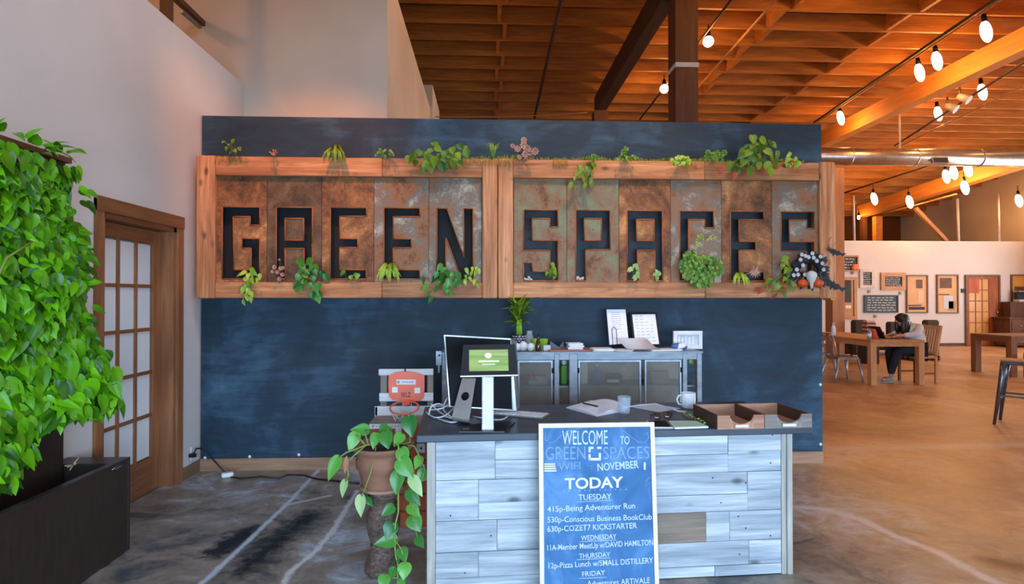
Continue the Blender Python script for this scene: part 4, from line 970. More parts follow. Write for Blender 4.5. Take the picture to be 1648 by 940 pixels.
for r_, l_ in path: vs += [l_, r_, r_+Vector((0, -.004, .006)), l_+Vector((0, -.004, .006))]
m_.add(vs, [(i*4+j, i*4+(j+1) % 4, i*4+4+(j+1) % 4, i*4+4+j) for i in range(3) for j in range(4)]+[(12, 13, 14, 15)])
m_.build('stand', 'alu', MC)
# cables
t = thing('cable_tangle', 'tangle of white cables on the desk behind the monitor stand', 'cables', dd(715, 665))
for pts in ([(690, 668, .82), (694, 655, .86), (706, 650, .87), (722, 654, .84), (736, 640, .88), (748, 627, .93)], [(686, 664, .81), (700, 672, .81), (718, 668, .82), (735, 652, .85), (752, 640, .87)],
 [(693, 650, .85), (706, 662, .82), (722, 672, .81), (738, 676, .81), (728, 680, .81), (711, 676, .81)], [(690, 660, .83), (712, 657, .85), (726, 646, .87), (733, 636, .9), (728, 634, .9), (718, 644, .88), (714, 660, .83), (730, 674, .81)],
 [(705, 674, .806), (722, 679, .806), (735, 678, .806), (733, 672, .806), (716, 671, .806)], [(760, 652, .81), (775, 655, .81), (784, 660, .806)], [(760, 670, .806), (800, 676, .806), (816, 671, .806), (812, 666, .806)]):
    P = [PZ(*p_) for p_ in pts]; Q = []
    for i in range(len(P)-1):
        for k in range(5):
            u = k/5; a = P[max(i-1, 0)]; b = P[i]; c = P[i+1]; d = P[min(i+2, len(P)-1)]
            Q.append(.5*((2*b)+(c-a)*u+(2*a-5*b+4*c-d)*u*u+(3*b-a-3*c+d)*u**3))
    Q.append(P[-1]); Q = [Vector((q_.x, q_.y, max(q_.z, DZ+.005))) for q_ in Q]; MB().tube(Q, .0042, 6).build('cable', 'cable_white', t)
# keyboard
KB = thing('keyboard', 'slim white keyboard lying behind the tablet kiosk', 'keyboard', dd(830, 667))
k4 = [dd(775, 671.5), dd(873, 675), dd(886, 669), dd(768, 661)]
k4 = [dd(773, 667), dd(873, 675.5), dd(886, 668), dd(781, 660.5)]
MB().prism([p_+Vector((0, 0, .002)) for p_ in k4], (0, 0, .008)).build('body', 'alu', KB)
m_ = MB()
for r_ in range(5):
    for c_ in range(14):
        def kk(u, v): return (k4[0]*(1-u)+k4[1]*u)*(1-v)+(k4[3]*(1-u)+k4[2]*u)*v+Vector((0, 0, .0102))
        u0, u1 = .02+.96*c_/14+.004, .02+.96*(c_+1)/14-.004; v0, v1 = .05+.9*r_/5+.015, .05+.9*(r_+1)/5-.015
        m_.prism([kk(u0, v0), kk(u1, v0), kk(u1, v1), kk(u0, v1)], (0, 0, .003))
m_.build('keys', 'key_white', KB)
# open notebook with pen
NB = thing('open_notebook', 'open white spiral notebook lying in the middle of the desk', 'notebook', dd(960, 662))
def sheet(m_, l, r, nz=6, arch=.012, th_=.006):
    """page block between two edges l=(near,far), r=(near,far), arched"""
    vs = []
    for i in range(nz+1):
        u = i/nz; h = arch*math.sin(math.pi*u)
        for e in (0, 1): p_ = l[e]*(1-u)+r[e]*u; vs += [p_+Vector((0, 0, .001)), p_+Vector((0, 0, th_+h))]
    fs = []
    for i in range(nz): o = i*4; fs += [(o, o+4, o+5, o+1), (o+2, o+3, o+7, o+6), (o+1, o+5, o+7, o+3), (o, o+2, o+6, o+4)]
    fs += [(0, 1, 3, 2), (nz*4, nz*4+2, nz*4+3, nz*4+1)]; m_.add(vs, fs); return m_
sheet(MB(), (dd(911, 657), dd(950, 642+4)), (dd(960, 671), dd(1005, 655))).build('left_pages', 'paper', NB)
sheet(MB(), (dd(960, 671), dd(952, 647)), (dd(1006, 662), dd(1000, 650)), arch=.02).build('right_pages', 'paper', NB)
MB().tube([dd(938, 649, DZ+.03), dd(962, 654, DZ+.022)], .005, 6).build('pen', 'black_plastic', label='black pen lying on the open notebook', cat='pen')
# glass
g = dd(1004.5, 668); r0 = .0405
GL = thing('drinking_glass', 'clear drinking glass standing on the edge of the open notebook', 'glass', (g.x, g.y, DZ+.012))
MB().lathe([(r0*.8, 0), (r0*.84, .01), (r0, .098), (r0-.003, .098), (r0*.78, .012), (0.001, .011)], (g.x, g.y, DZ+.012), 24).build('tumbler', 'clear_glass', GL)
# cable, paper, mug
t = thing('white_cable', 'white cable looping from the glass towards the mug', 'cable', dd(1050, 657)); MB().tube([dd(*p_, DZ+.008) for p_ in ((1004, 656), (1030, 652), (1055, 650), (1075, 656), (1092, 662), (1104, 663))], .005, 6).build('cable', 'cable_white', t)
MB().prism([dd(1012, 655)+Vector((0, 0, .001)), dd(1060, 664)+Vector((0, 0, .001)), dd(1095, 658)+Vector((0, 0, .001)), dd(1050, 651)+Vector((0, 0, .001))], (0, 0, .003)).build('paper_sheet', 'paper_grey', label='grey paper sheet under the white cable', cat='paper')
g = dd(1108, 657); MG = thing('coffee_mug', 'white patterned coffee mug behind the wooden trays', 'mug', (g.x, g.y, DZ))
MB().lathe([(.038, .001), (.042, .01), (.045, .098), (.041, .098), (.036, .014), (.001, .013)], (g.x, g.y, DZ), 24).build('body', 'mug_pattern', MG)
MB().tube([(g.x-.042, g.y, DZ+.082), (g.x-.062, g.y, DZ+.08), (g.x-.074, g.y, DZ+.055), (g.x-.064, g.y, DZ+.028), (g.x-.04, g.y, DZ+.022)], .006, 8).build('handle', 'white_plastic', MG)
# sunglasses
g = dd(1066, 669); SGL = thing('sunglasses', 'brown tinted sunglasses lying on the desk near the chalkboard corner', 'sunglasses', (g.x, g.y, DZ))
a, b = dd(1058, 670, DZ+.022), dd(1075, 668.5, DZ+.022)
for c in (a, b): MB().ell(c, (.026, .006, .02), (R(-20), 0, .1), 16, 6).build('lens', 'lens_brown', SGL)
m_ = MB(); m_.tube([a+Vector((-.028, 0, .01)), a+Vector((0, -.004, .021)), b+Vector((0, -.004, .021)), b+Vector((.028, 0, .01))], .003, 6)
m_.tube([a+Vector((-.028, 0, .01)), a+Vector((-.03, .03, 0)), a+Vector((-.01, .10, -.018))], .0025, 6); m_.tube([b+Vector((.028, 0, .01)), b+Vector((.032, .03, 0)), b+Vector((.01, .10, -.018))], .0025, 6); m_.build('frame', 'black_plastic', SGL)
# tablet, magazines, pencil
q4 = [dd(1040, 690), dd(1084, 690), dd(1073, 678.5), dd(1040, 678.5)]
t = thing('flat_tablet', 'silver edged black tablet lying flat at the desk edge right of the chalkboard', 'tablet', dd(1062, 685)); MB().prism([p_+Vector((0, 0, .001)) for p_ in q4], (0, 0, .007)).build('body', 'alu', t)
cc = sum(q4, Vector())/4; MB().prism([cc+(p_-cc)*.84+Vector((0, 0, .008)) for p_ in q4], (0, 0, .001)).build('screen', 'screen_black', t)
q4 = [dd(1086, 691), dd(1140, 689), dd(1122, 680), dd(1076, 680)]
t = thing('booklet', 'pale green striped booklet beside the wooden tray', 'booklet', dd(1108, 686)); MB().prism([p_+Vector((0, 0, .001)) for p_ in q4], (0, 0, .008)).build('pages', 'paper', t)
def qq(u, v): return (q4[0]*(1-u)+q4[1]*u)*(1-v)+(q4[3]*(1-u)+q4[2]*u)*v+Vector((0, 0, .0092))
m_ = MB()
for k in range(4): m_.prism([qq(.03, .15+.2*k), qq(.97, .15+.2*k), qq(.97, .24+.2*k), qq(.03, .24+.2*k)], (0, 0, .0006))
m_.build('cover_stripe', 'green_book', t)
t = thing('garland', 'red and green beaded cord lying against the left wooden tray', 'cord', dd(1118, 680)); m_ = MB(); m2 = MB()
for k in range(16): u = k/15; c = dd(1100, 668)*(1-u)+dd(1134, 683)*u; MB().ell(c+Vector((0, 0, .008+.004*(k % 3))), (.009, .006, .006), n=8, m=5).build('green_bead' if k % 2 else 'red_bead', 'green_pot' if k % 2 else 'red_leaf', t)
# wooden trays
def tray(fl_, fr2, bl_, lab, fm, sm, bm):
    u = (fr2-fl_); w_ = u.length-.004; a = math.atan2(u.y, u.x); u.normalize(); dpth = (bl_-fl_).length
    v = (bl_-fl_)-u*(bl_-fl_).dot(u); dpth = v.length
    t = thing('letter_tray', lab, 'tray', (fl_.x, fl_.y, DZ), a, group=None); M_ = RM[t.name]; h = .074; k_ = .010
    MB(M_).bx((k_, k_, .0015), (w_-k_, dpth-k_, .009)).build('bottom', bm, t)
    MB(M_).bx((0, k_, .001), (k_, dpth, h)).build('side', sm, t); MB(M_).bx((w_-k_, k_, .001), (w_, dpth, h)).build('side', sm, t)
    MB(M_).bx((k_, dpth-k_, .001), (w_-k_, dpth, h)).build('back', bm, t)
    pts = [(0, .001), (w_, .001), (w_, h)]; cx = w_*.52; r_ = w_*.26
    for i in range(13): an = math.pi*i/12; pts.append((cx+r_*math.cos(an), h-.046*math.sin(an)))
    pts.append((0, h)); n_ = len(pts)
    # front panel in strips so the scoop stays clean
    m_ = MB(M_); m_.bx((0, 0, .001), (cx-r_, k_, h)); m_.bx((cx+r_, 0, .001), (w_, k_, h))
    for i in range(12):
        a0_, a1_ = math.pi*i/12, math.pi*(i+1)/12; xa_, xb_ = cx+r_*math.cos(a1_), cx+r_*math.cos(a0_); za, zb = h-.046*math.sin(a1_), h-.046*math.sin(a0_)
        m_.hexa([(xa_, 0, .001), (xb_, 0, .001), (xb_, k_, .001), (xa_, k_, .001), (xa_, 0, za), (xb_, 0, zb), (xb_, k_, zb), (xa_, k_, za)])
    m_.build('front', fm, t)
    MB(M_).bx((w_*.38, -.002, .010), (w_*.66, .0, .023)).build('label', 'label_white', t); return t
bl1 = PZ(1106, 651, DZ+.074); bl1 = Vector((bl1.x, bl1.y, DZ))
f1, f2, f3 = dd(1155, 691.8), dd(1231, 690.2), dd(1308, 688.2)
tray(f1, f2, bl1, 'reddish wooden letter tray with scooped front, the left of the pair on the desk', 'tray_wood', 'tray_dark', 'tray_wood')
tray(f2, f3, bl1+(f2-f1), 'greyish wooden letter tray with scooped front, the right of the pair on the desk', 'tray_grey', 'tray_dark', 'tray_wood')
# ------------------------------------------------------------------ metal cabinet behind the desk
YC = 4.60; zc = PY(1000, 566, YC).z; cx = lambda px: PY(px, 600, YC).x
CA = thing('metal_cabinet', 'grey steel cabinet with mesh glass doors standing against the dark wall', 'cabinet', (cx(920), YC, 0))
cxl, cxr = cx(711), cx(1129.5); YK = 5.03
MB().bx((cxl-.01, YC-.012, zc-.012), (cxr+.006, YK, zc)).build('top', 'cab_steel', CA)
m_ = MB(); zr0 = zc-.012-.052
m_.bx((cxl, YC, zr0), (cxr, YC+.03, zc-.0125)); m_.bx((cxl, YC, .42), (cxr, YC+.03, .47)); m_.bx((cxl, YK-.03, .42), (cxr, YK, .47)); m_.build('frame_rail', 'cab_steel', CA)
for a, b in ((711, 720), (892, 900), (916, 929.5), (1098.5, 1106), (1121.5, 1129.5)):
    MB().bx((cx(a), YC-.004, 0), (cx(b), YC+.034, zc-.0125), .003).build('upright', 'cab_steel', CA)
for a, b in ((711, 720), (1121.5, 1129.5)): MB().bx((cx(a), YK-.04, 0), (cx(b), YK, zc-.0125)).build('leg', 'cab_steel', CA)
m_ = MB(); m_.bx((cxl+.01, YK-.012, .47), (cxr-.01, YK-.004, zc-.013)); m_.build('back', 'interior_tan', CA)
m_ = MB(); m_.bx((cxl+.01, YC+.035, .47), (cxr-.01, YK-.013, .48)); m_.bx((cxl+.01, YC+.06, .76), (cxr-.01, YK-.013, .77)); m_.build('shelf', 'cab_steel', CA)
def cdoor(a, b, hinge):
    x0, x1 = cx(a), cx(b); z0, z1 = .475, zr0-.006; y = YC+.006
    m_ = MB(); f = .013
    m_.bx((x0, y, z0), (x0+f, y+.018, z1)); m_.bx((x1-f, y, z0), (x1, y+.018, z1)); m_.bx((x0+f, y, z1-f), (x1-f, y+.018, z1)); m_.bx((x0+f, y, z0), (x1-f, y+.018, z0+f))
    d = m_.build('door', 'steel', CA)
    MB().bx((x0+f, y+.008, z0+f), (x1-f, y+.011, z1-f)).build('pane', 'cab_glass', d)
    hx = x1 if hinge else x0
    for z in (z1-.08, z0+.08): MB().tube([(hx, y-.006, z-.02), (hx, y-.006, z+.02)], .008, 8).build('hinge', 'black_metal', d)
    return d
cdoor(722, 776, 0); d1 = cdoor(778, 832, 0); d2 = cdoor(833.5, 889.5, 1); cdoor(931, 1032, 0); cdoor(1038, 1097, 1)
m_ = MB(); text(m_, 'nat', PY(836, 612, YC+.005), Vector((1, 0, 0)), Vector((0, 0, 1)), .14, .075, off=.0); m_.v = [Vector((v.x, YC+.0125, v.z)) for v in m_.v]; m_.build('lettering', 'frame_brown', d2, label='faded brown letters on the cabinet pane')
q = PY(702, 561, YC-.02); m_ = MB().bx((cxl-.045, YC-.02, zc-.10), (cxl-.002, YC+.02, zc+.012)); m_.bx((cxl-.03, YC-.02, zc-.16), (cxl-.015, YC, zc-.10)); m_.build('bracket', 'steel', CA)
for a in (708,): MB().ell(PY(707, 572, YC-.02), (.008, .004, .008), n=8, m=4).build('bolt', 'black_metal', CA)
# contents seen through the panes and in the open slots
def inside(px, py, w_, h_, m, name, lab, cat, Y=4.8, shelf=.77, bev=.01, dp=.10):
    q = PY(px, py, Y); z0 = shelf+.001
    return MB().bx((q.x-w_/2, Y-dp/2, z0), (q.x+w_/2, Y+dp/2, z0+h_), bev).build(name, m, label=lab, cat=cat)
t = thing('spray_bottle', 'blue white bottle behind the left glass pane of the cabinet middle', 'bottle', (PY(961, 600, 4.8).x, 4.8, .771)); q = t.location
MB().lathe([(.045, 0), (.047, .07), (.035, .11), (.012, .125), (.012, .14)], q, 14).build('body', 'blue_item', t); MB().lathe([(.016, .14), (.016, .17)], q, 10).build('cap', 'white_plastic', t)
inside(938, 610, .07, .19, 'paper', 'paper_stack', 'tall pale paper stack behind the pane left of the blue bottle', 'papers')
inside(988, 620, .12, .08, 'dark_box', 'storage_box', 'dark box with a pale tag behind the wide glass pane', 'box'); q = PY(987, 624, 4.74); MB().bx((q.x-.05, 4.742, .785), (q.x+.05, 4.748, .81)).build('box_tag', 'label_white', label='pale tag leaning on the dark box in the cabinet', cat='tag')
inside(1060, 620, .16, .10, 'burlap', 'storage_basket', 'tan basket behind the right glass pane of the cabinet', 'basket')
inside(865, 625, .16, .07, 'paper_grey', 'folder_stack', 'grey folder stack behind the pane right of the monitor', 'folders')
inside(907, 615, .055, .16, 'green_book', 'green_folder', 'bright green folder in the narrow open slot of the cabinet', 'folder', shelf=.77)
inside(907, 590, .04, .04, 'paper', 'paper_card', 'white card on top of the green folder in the cabinet slot', 'card', shelf=.932)
q = PY(1112, 582, 4.7); t = thing('round_badge', 'small yellow and red round badge hanging in the right slot of the cabinet', 'badge', q)
MB().tube([q+Vector((0, 0, 0)), q+Vector((0, -.006, 0))], .018, 14).build('disc', 'green_pot', t); MB().tube([q+Vector((.012, -.003, -.012)), q+Vector((.012, -.009, -.012))], .01, 10).build('disc', 'orange_paint', t); MB().tube([q, (q.x, q.y, zc-.013)], .002, 5).build('string', 'black_plastic', t)

# ------------------------------------------------------------------ things on the cabinet
zt_ = zc+.001
def P5(px, Y=4.8): q = PY(px, 560, Y); return Vector((q.x, Y, zt_))
# lucky bamboo
b0 = P5(835.5, 4.85); t = thing('bamboo_plant', 'leafy green bamboo plant in a navy patterned vase on the cabinet', 'plant', b0); sc_ = 4.85/F
MB().lathe([(.034, 0), (.046, .02), (.052, .09), (.05, .125), (.044, .125), (.042, .10)], b0, 20).build('vase', 'vase_navy', t)
m_ = MB()
for r in range(5):
    for k in range(12): a = 2*math.pi*k/12+r*.26; rr_ = .0475+.002*r; m_.obx((b0.x+rr_*math.cos(a), b0.y+rr_*math.sin(a), zt_+.03+.02*r), (.005, .016, .006), (0, 0, a))
m_.build('vase_pattern', 'label_white', t)
m_ = MB()
for k in range(8): a = k*.8; m_.tube([b0+Vector((.02*math.cos(a), .016*math.sin(a), .10)), b0+Vector((.018*math.cos(a), .018*math.sin(a), (.24+rv(.05))))], .0065, 8)
m_.build('stalks', 'green_pot', t)
m_ = MB(); top = PY(836, 512, 4.85)
for k in range(66):
    a = random.random()*6.28; c = b0+Vector((rv(.03), rv(.03), .20+random.random()*.16)); el = .2+random.random()*1.2
    d = Vector((math.cos(a)*math.cos(el), math.sin(a)*math.cos(el), math.sin(el))); m_.leaf(c, c+d*(.11+random.random()*.04), Vector((0, -.3, 1)), .028, OVAL, .3, .35)
m_.build('leaves', 'leaf_sign', t)
b0 = P5(852, 4.85); t = thing('glass_jar', 'blue glass jar beside the bamboo plant vase', 'jar', b0); MB().lathe([(.03, 0), (.034, .02), (.034, .11), (.024, .13), (.026, .155), (.023, .155), (.02, .13)], b0, 18).build('jar', 'clear_glass', t); MB().lathe([(.028, .006), (.03, .02), (.03, .07)], b0, 16).build('contents', 'blue_item', t)
for px, Y, r, lab in ((832, 4.66, .036, 'white rounded stone in front of the bamboo vase, leftmost'), (842, 4.67, .042, 'largest white rounded stone in front of the bamboo vase'), (854, 4.66, .036, 'white rounded stone in front of the blue glass jar')):
    b0 = P5(px, Y); MB().ell(b0+Vector((0, 0, r*.95)), (r, r*.9, r*.95), (.3, .2, .5), 12, 9, 3).build('white_stone', 'white_plastic', label=lab, cat='stone')
b0 = P5(866, 4.68); t = thing('dark_bottle', 'dark narrow necked bottle on the cabinet between the green pots', 'bottle', b0); MB().lathe([(.02, 0), (.024, .02), (.02, .07), (.009, .10), (.008, .14), (.010, .142)], b0, 14).build('body', 'lens_brown', t)
for px, lab in ((861, 'small lime green pot left of the dark bottle on the cabinet'), (875, 'small lime green pot right of the dark bottle on the cabinet')):
    b0 = P5(px, 4.82); t = thing('green_pot', lab, 'pot', b0); MB().lathe([(.026, 0), (.036, .09), (.032, .09), (.024, .06)], b0, 4 if px == 875 else 16, smooth=False).build('pot', 'green_pot', t)
b0 = P5(880, 4.7); MB().bx((b0.x-.03, 4.68, zt_), (b0.x+.03, 4.74, zt_+.045), .004).build('small_box', 'paper_grey', label='small grey box beside the lime green pot', cat='box')
a, b = P5(884, 4.62), P5(950, 4.62); MB().bx((a.x, 4.60, zt_), (b.x, 4.8, zt_+.012), .003).build('wooden_board', 'wood_board', label='reddish wooden board lying on the cabinet front edge', cat='board')
b0 = P5(895, 4.72); m_ = MB(); m_.prism([(b0.x-.055, 4.70, zt_+.013), (b0.x+.05, 4.70, zt_+.013), (b0.x+.03, 4.70, zt_+.022), (b0.x-.05, 4.70, zt_+.08)], (0, .006, 0)); m_.prism([(b0.x+.02, 4.75, zt_+.013), (b0.x+.07, 4.75, zt_+.013), (b0.x+.065, 4.75, zt_+.075)], (0, .006, 0))
m_.build('tent_sign', 'black_plastic', label='small black folded stand on the wooden board', cat='sign')
def sheaf(name, lab, px, Y, w_, d_, n, z0=0, rot=0, m='paper'):
    b0 = P5(px, Y); t = thing(name, lab, 'papers', (b0.x, Y, zt_+z0))
    m_ = MB()
    for k in range(n): m_.obx((b0.x+rv(.006), Y+rv(.006), zt_+z0+.003+k*.0062), (w_, d_, .0055), (0, 0, rot+rv(.12)))
    m_.build('sheets', m, t)
sheaf('paper_stack', 'messy white paper stack on the wooden board', 925, 4.70, .12, .13, 8, .014); 
sheaf('magazine_pile', 'low pile of white papers at the middle of the cabinet top', 968, 4.70, .17, .17, 3, 0, .1); sheaf('magazine_pile', 'grey papers in front of the brochure holder', 1003, 4.67, .14, .13, 2, 0, -.1, 'paper_grey')
sheaf('magazine_pile', 'flat white papers in front of the blue pouch', 1068, 4.68, .26, .14, 2, 0, .03)
# brochure holder, calendar, white frame
def leaning(name, lab, cat, pts, Y0, Y1, th_, m, fm=None, inset=0, front=None):
    (x0, y0), (x1, y1), (x2, y2), (x3, y3) = pts   # TL TR BR BL
    c = [PY(x3, y3, Y0), PY(x2, y2, Y0), PY(x1, y1, Y1), PY(x0, y0, Y1)]
    dz = zt_+.001-min(c[0].z, c[1].z); 
    n = (c[1]-c[0]).cross(c[3]-c[0]).normalized(); n = n if n.y < 0 else -n
    t = thing(name, lab, cat, ((c[0].x+c[1].x)/2, Y0, zt_))
    MB().prism([p_ for p_ in c], -n*th_).build('frame' if inset else 'sheet', m, t)
    def at(u, v, w_=0): return (c[0]*(1-u)+c[1]*u)*(1-v)+(c[3]*(1-u)+c[2]*u)*v+n*w_
    if inset:
        i, j = inset; MB().prism([at(i, j, .0005), at(1-i, j, .0005), at(1-i, 1-j, .0005), at(i, 1-j, .0005)], n*.001).build('page', front, t)
    return t, at, n
t, at, n = leaning('brochure', 'tall printed sheet in a wire holder on the cabinet', 'brochure', ((976, 498), (1006.5, 498), (1012, 552), (981, 555)), 4.84, 4.94, .004, 'paper')
m_ = MB()
for k in range(9): v = .9-k*.06; m_.prism([at(.22, v, .0006), at(.22+.5+rv(.12), v, .0006), at(.7, v+.012, .0006), at(.22, v+.012, .0006)], n*.0006)
m_.build('printed_lines', 'ink_light', t)
m_ = MB(); a = PY(986, 556, 4.80); b = PY(993, 556, 4.80); h_ = PY(990, 526, 4.83); m_.tube([(a.x, 4.78, zt_+.004), (a.x, 4.83, h_.z-.02), (a.x+.015, 4.835, h_.z), (b.x, 4.83, h_.z-.02), (b.x, 4.78, zt_+.004)], .003, 6); m_.tube([(a.x-.03, 4.78, zt_+.004), (b.x+.05, 4.78, zt_+.004)], .003, 6); m_.build('wire_holder', 'black_metal', t)
t, at, n = leaning('framed_calendar', 'black framed printed calendar page leaning on the dark wall', 'picture frame', ((1014, 504), (1057, 503.5), (1064, 556), (1020, 558)), 4.84, 4.95, .012, 'black_plastic', 1, (.07, .045), 'paper')
m_ = MB()
for r in range(9):
    v = .90-r*.095
    for k in range(4 if r > 1 else 2):
        if r in (2, 6) and k > 2: continue
        m_.prism([at(.16+k*.18, v, .002), at(.26+k*.18+rv(.03), v, .002), at(.26+k*.18, v+.012, .002), at(.16+k*.18, v+.012, .002)], n*.0006)
m_.build('printed_lines', 'ink_light', t)
b0 = P5(1035, 4.7); t = thing('curled_paper', 'large white paper curling over the cabinet in front of the calendar', 'paper', b0)
vs = []; N_ = 8
e0, e1 = PY(1003, 551, 4.80), PY(1040, 551, 4.80)
for i in range(N_+1):
    u = i/N_; z = zt_+.012+(e0.z+.02-zt_)*(1-u)**2; y = 4.80-.17*u
    xa_, xb_ = cx(1004)+u*.06, cx(1052)+u*.08; vs += [(xa_, y, z), (xb_, y, z), (xb_, y, z+.002), (xa_, y, z+.002)]
m_ = MB(); m_.add(vs, [(i*4+j, i*4+(j+1) % 4, i*4+4+(j+1) % 4, i*4+4+j) for i in range(N_) for j in range(4)], True); m_.build('sheet', 'paper_grey', t)
b0 = P5(1093, 4.72); t = thing('blue_pouch', 'crumpled blue and white pouch in front of the white frame', 'pouch', b0); m_ = MB()
m_.ell(b0+Vector((0, 0, .028)), (.075, .04, .028), (0, .1, .1), 14, 8, 5); m_.build('pouch', 'blue_item', t); MB().ell(b0+Vector((.01, -.02, .034)), (.05, .024, .024), (0, -.3, 0), 12, 7, 4).build('cloth', 'paper', t)
fx0, fx1 = PY(1083, 550, 4.82).x, PY(1129, 550, 4.82).x; zf1 = PY(1105, 532.5, 4.82).z
t = thing('white_picture_frame', 'small white framed picture standing at the right end of the cabinet', 'picture frame', ((fx0+fx1)/2, 4.82, zt_))
f = .03
m_ = MB(); m_.bx((fx0, 4.80, zt_), (fx0+f, 4.825, zf1)); m_.bx((fx1-f, 4.80, zt_), (fx1, 4.825, zf1)); m_.bx((fx0+f, 4.80, zf1-f), (fx1-f, 4.825, zf1)); m_.bx((fx0+f, 4.80, zt_), (fx1-f, 4.825, zt_+f)); m_.build('frame', 'white_plastic', t)
MB().bx((fx0+f, 4.815, zt_+f), (fx1-f, 4.82, zf1-f)).build('picture', 'paper_grey', t)
m_ = MB()
for k in range(5): x = fx0+.045+k*.03; m_.bx((x, 4.812, zt_+.035), (x+.012, 4.815, zf1-.045-.01*(k % 2)))
m_.build('picture_figures', 'paper', t)

# ------------------------------------------------------------------ slatted rack with mini hoop, orange crate
YR = 4.02; CR = thing('orange_crate', 'orange brown wooden crate standing on the floor behind the potted vine', 'crate', (PY(645, 700, 3.85).x, 3.85, 0))
ax, bx2 = PY(595, 700, 3.76).x, PY(691, 700, 3.76).x; zcr = PY(640, 681, 3.76).z
MB().bx((ax, 3.76, 0), (bx2, 3.99, zcr-.012), .004).build('box', 'crate_orange', CR)
MB().bx((ax-.005, 3.755, zcr-.012), (bx2+.005, 4.0, zcr)).build('lid', 'slat_grey', CR)
zz = PY(620, 690, 3.75).z; MB().bx((ax, 3.750, zz), (PY(652, 690, 3.75).x, 3.755, zcr-.004)).build('white_strip', 'label_white', CR)
m_ = MB(); q0 = PY(600, 686, 3.75)
for k in range(11):
    if k in (0, 4): m_.tube([(q0.x+.02*k, 3.750, q0.z), (q0.x+.02*k, 3.7485, q0.z)], .009, 10)
    else: m_.bx((q0.x+.02*k, 3.7485, q0.z-.004), (q0.x+.02*k+.008, 3.750, q0.z+.004))
m_.build('strip_marks', 'ink_light', CR)
a_, b_ = PY(636, 690, 3.75), PY(646, 700, 3.75); MB().bx((a_.x, 3.749, b_.z), (b_.x, 3.759, zz)).build('white_tab', 'label_white', CR)
for (px, py, s_) in ((678, 721, .03), (680, 752, .018)):
    q = PY(px, py, 3.755); MB().bx((q.x-s_, 3.75, q.z-s_), (q.x+s_*.8, 3.758, q.z+s_)).build('metal_plate', 'alu', CR); MB().ell((q.x, 3.748, q.z), (.008, .004, .008), n=8, m=4).build('bolt', 'black_metal', CR)
m_ = MB()
for k in range(5): z = .1+.11*k; m_.bx((ax+.02, 3.754, z), (bx2-.02, 3.7595, z+.012))
m_.build('groove', 'dark_post', CR)
RK = thing('slatted_rack', 'upright rack of white slats on grey posts behind the orange crate', 'rack', (PY(654, 650, YR).x, YR, 0))
for a, b in ((612, 622.5), (687.5, 697)): MB().bx((PY(a, 650, YR).x, YR, 0), (PY(b, 650, YR).x, YR+.03, PY(654, 594, YR).z), .003).build('post', 'slat_grey', RK)
for a, b, c_, d_ in ((610, 697.5, 593.5, 603.5), (611, 697.5, 632, 645), (604, 722, 653, 668), (611, 697, 700, 712), (611, 697, 760, 772)):
    o_ = -.02 if c_ != 653 else -.022
    MB().bx((PY(a, 650, YR).x, YR-.02, PY(650, d_, YR).z), (PY(b, 650, YR).x, YR-.001, PY(650, c_, YR).z), .003).build('slat', 'slat_white', RK)
MB().bx((PY(604, 650, YR).x, YR-.02, PY(650, 671, YR).z+.002), (PY(608, 650, YR).x, YR-.001, PY(650, 653, YR).z)).build('slat_end', 'slat_white', RK)
YH = YR-.035; HP = thing('mini_basketball_hoop', 'orange toy basketball hoop with white net hung on the slatted rack', 'basketball hoop', PY(653, 645, YH))
out = [(625.5, 604), (634, 600), (644, 598), (655, 597.8), (667, 599), (676, 601.5), (683, 604), (683, 625), (682, 640), (676, 645.5), (632, 644), (626, 638), (625, 622)]
MB().prism([PY(x, y, YH) for x, y in out][::-1], (0, .010, 0)).build('backboard', 'orange_paint', HP)
m_ = MB()
def rq(x0, y0, x1, y1, m_): m_.prism([PY(x0, y1, YH-.001), PY(x1, y1, YH-.001), PY(x1, y0, YH-.001), PY(x0, y0, YH-.001)], (0, .001, 0))
rq(638, 611, 669, 619, m_); m_.build('white_label', 'label_white', HP)
for r_ in ((631, 623, 640, 632), (667, 624, 676, 633)): m_ = MB(); rq(*r_, m_); m_.build('white_square', 'label_white', HP)
m_ = MB(); text(m_, 'SKLZ', PY(645.5, 639, YH), Vector((1, 0, 0)), Vector((0, 0, 1)), .066, .03, off=.001, bold=.02); m_.build('lettering', 'black_plastic', HP)
m_ = MB(); q = PY(641, 615, YH-.002); m_.tube([q, q+Vector((0, -.001, 0))], .011, 12)
for k in range(7): q = PY(648+k*2.8, 615, YH-.002); m_.obx(q, (.007, .001, .012))
m_.build('label_marks', 'ink_light', HP)
MB().tube([PY(652, 599, YH+.005), PY(652, 594, YH+.02), PY(652, 594, YR+.03)], .006, 6).build('hook', 'black_metal', HP)
rc = PY(651, 656, 3.86); rad = .095; tl = R(16); ring = [rc+Vector((rad*math.cos(a*.2618), -rad*math.sin(a*.2618)*math.cos(tl)-.0, -rad*math.sin(a*.2618)*math.sin(tl)*-1*-1)) for a in range(25)]
MB().tube(ring, .006, 8).build('ring', 'orange_paint', HP)
MB().bar(rc+Vector((0, rad*.95, .0)), PY(652, 643, YH), .05, .006).build('ring_bracket', 'orange_paint', HP)
m_ = MB()
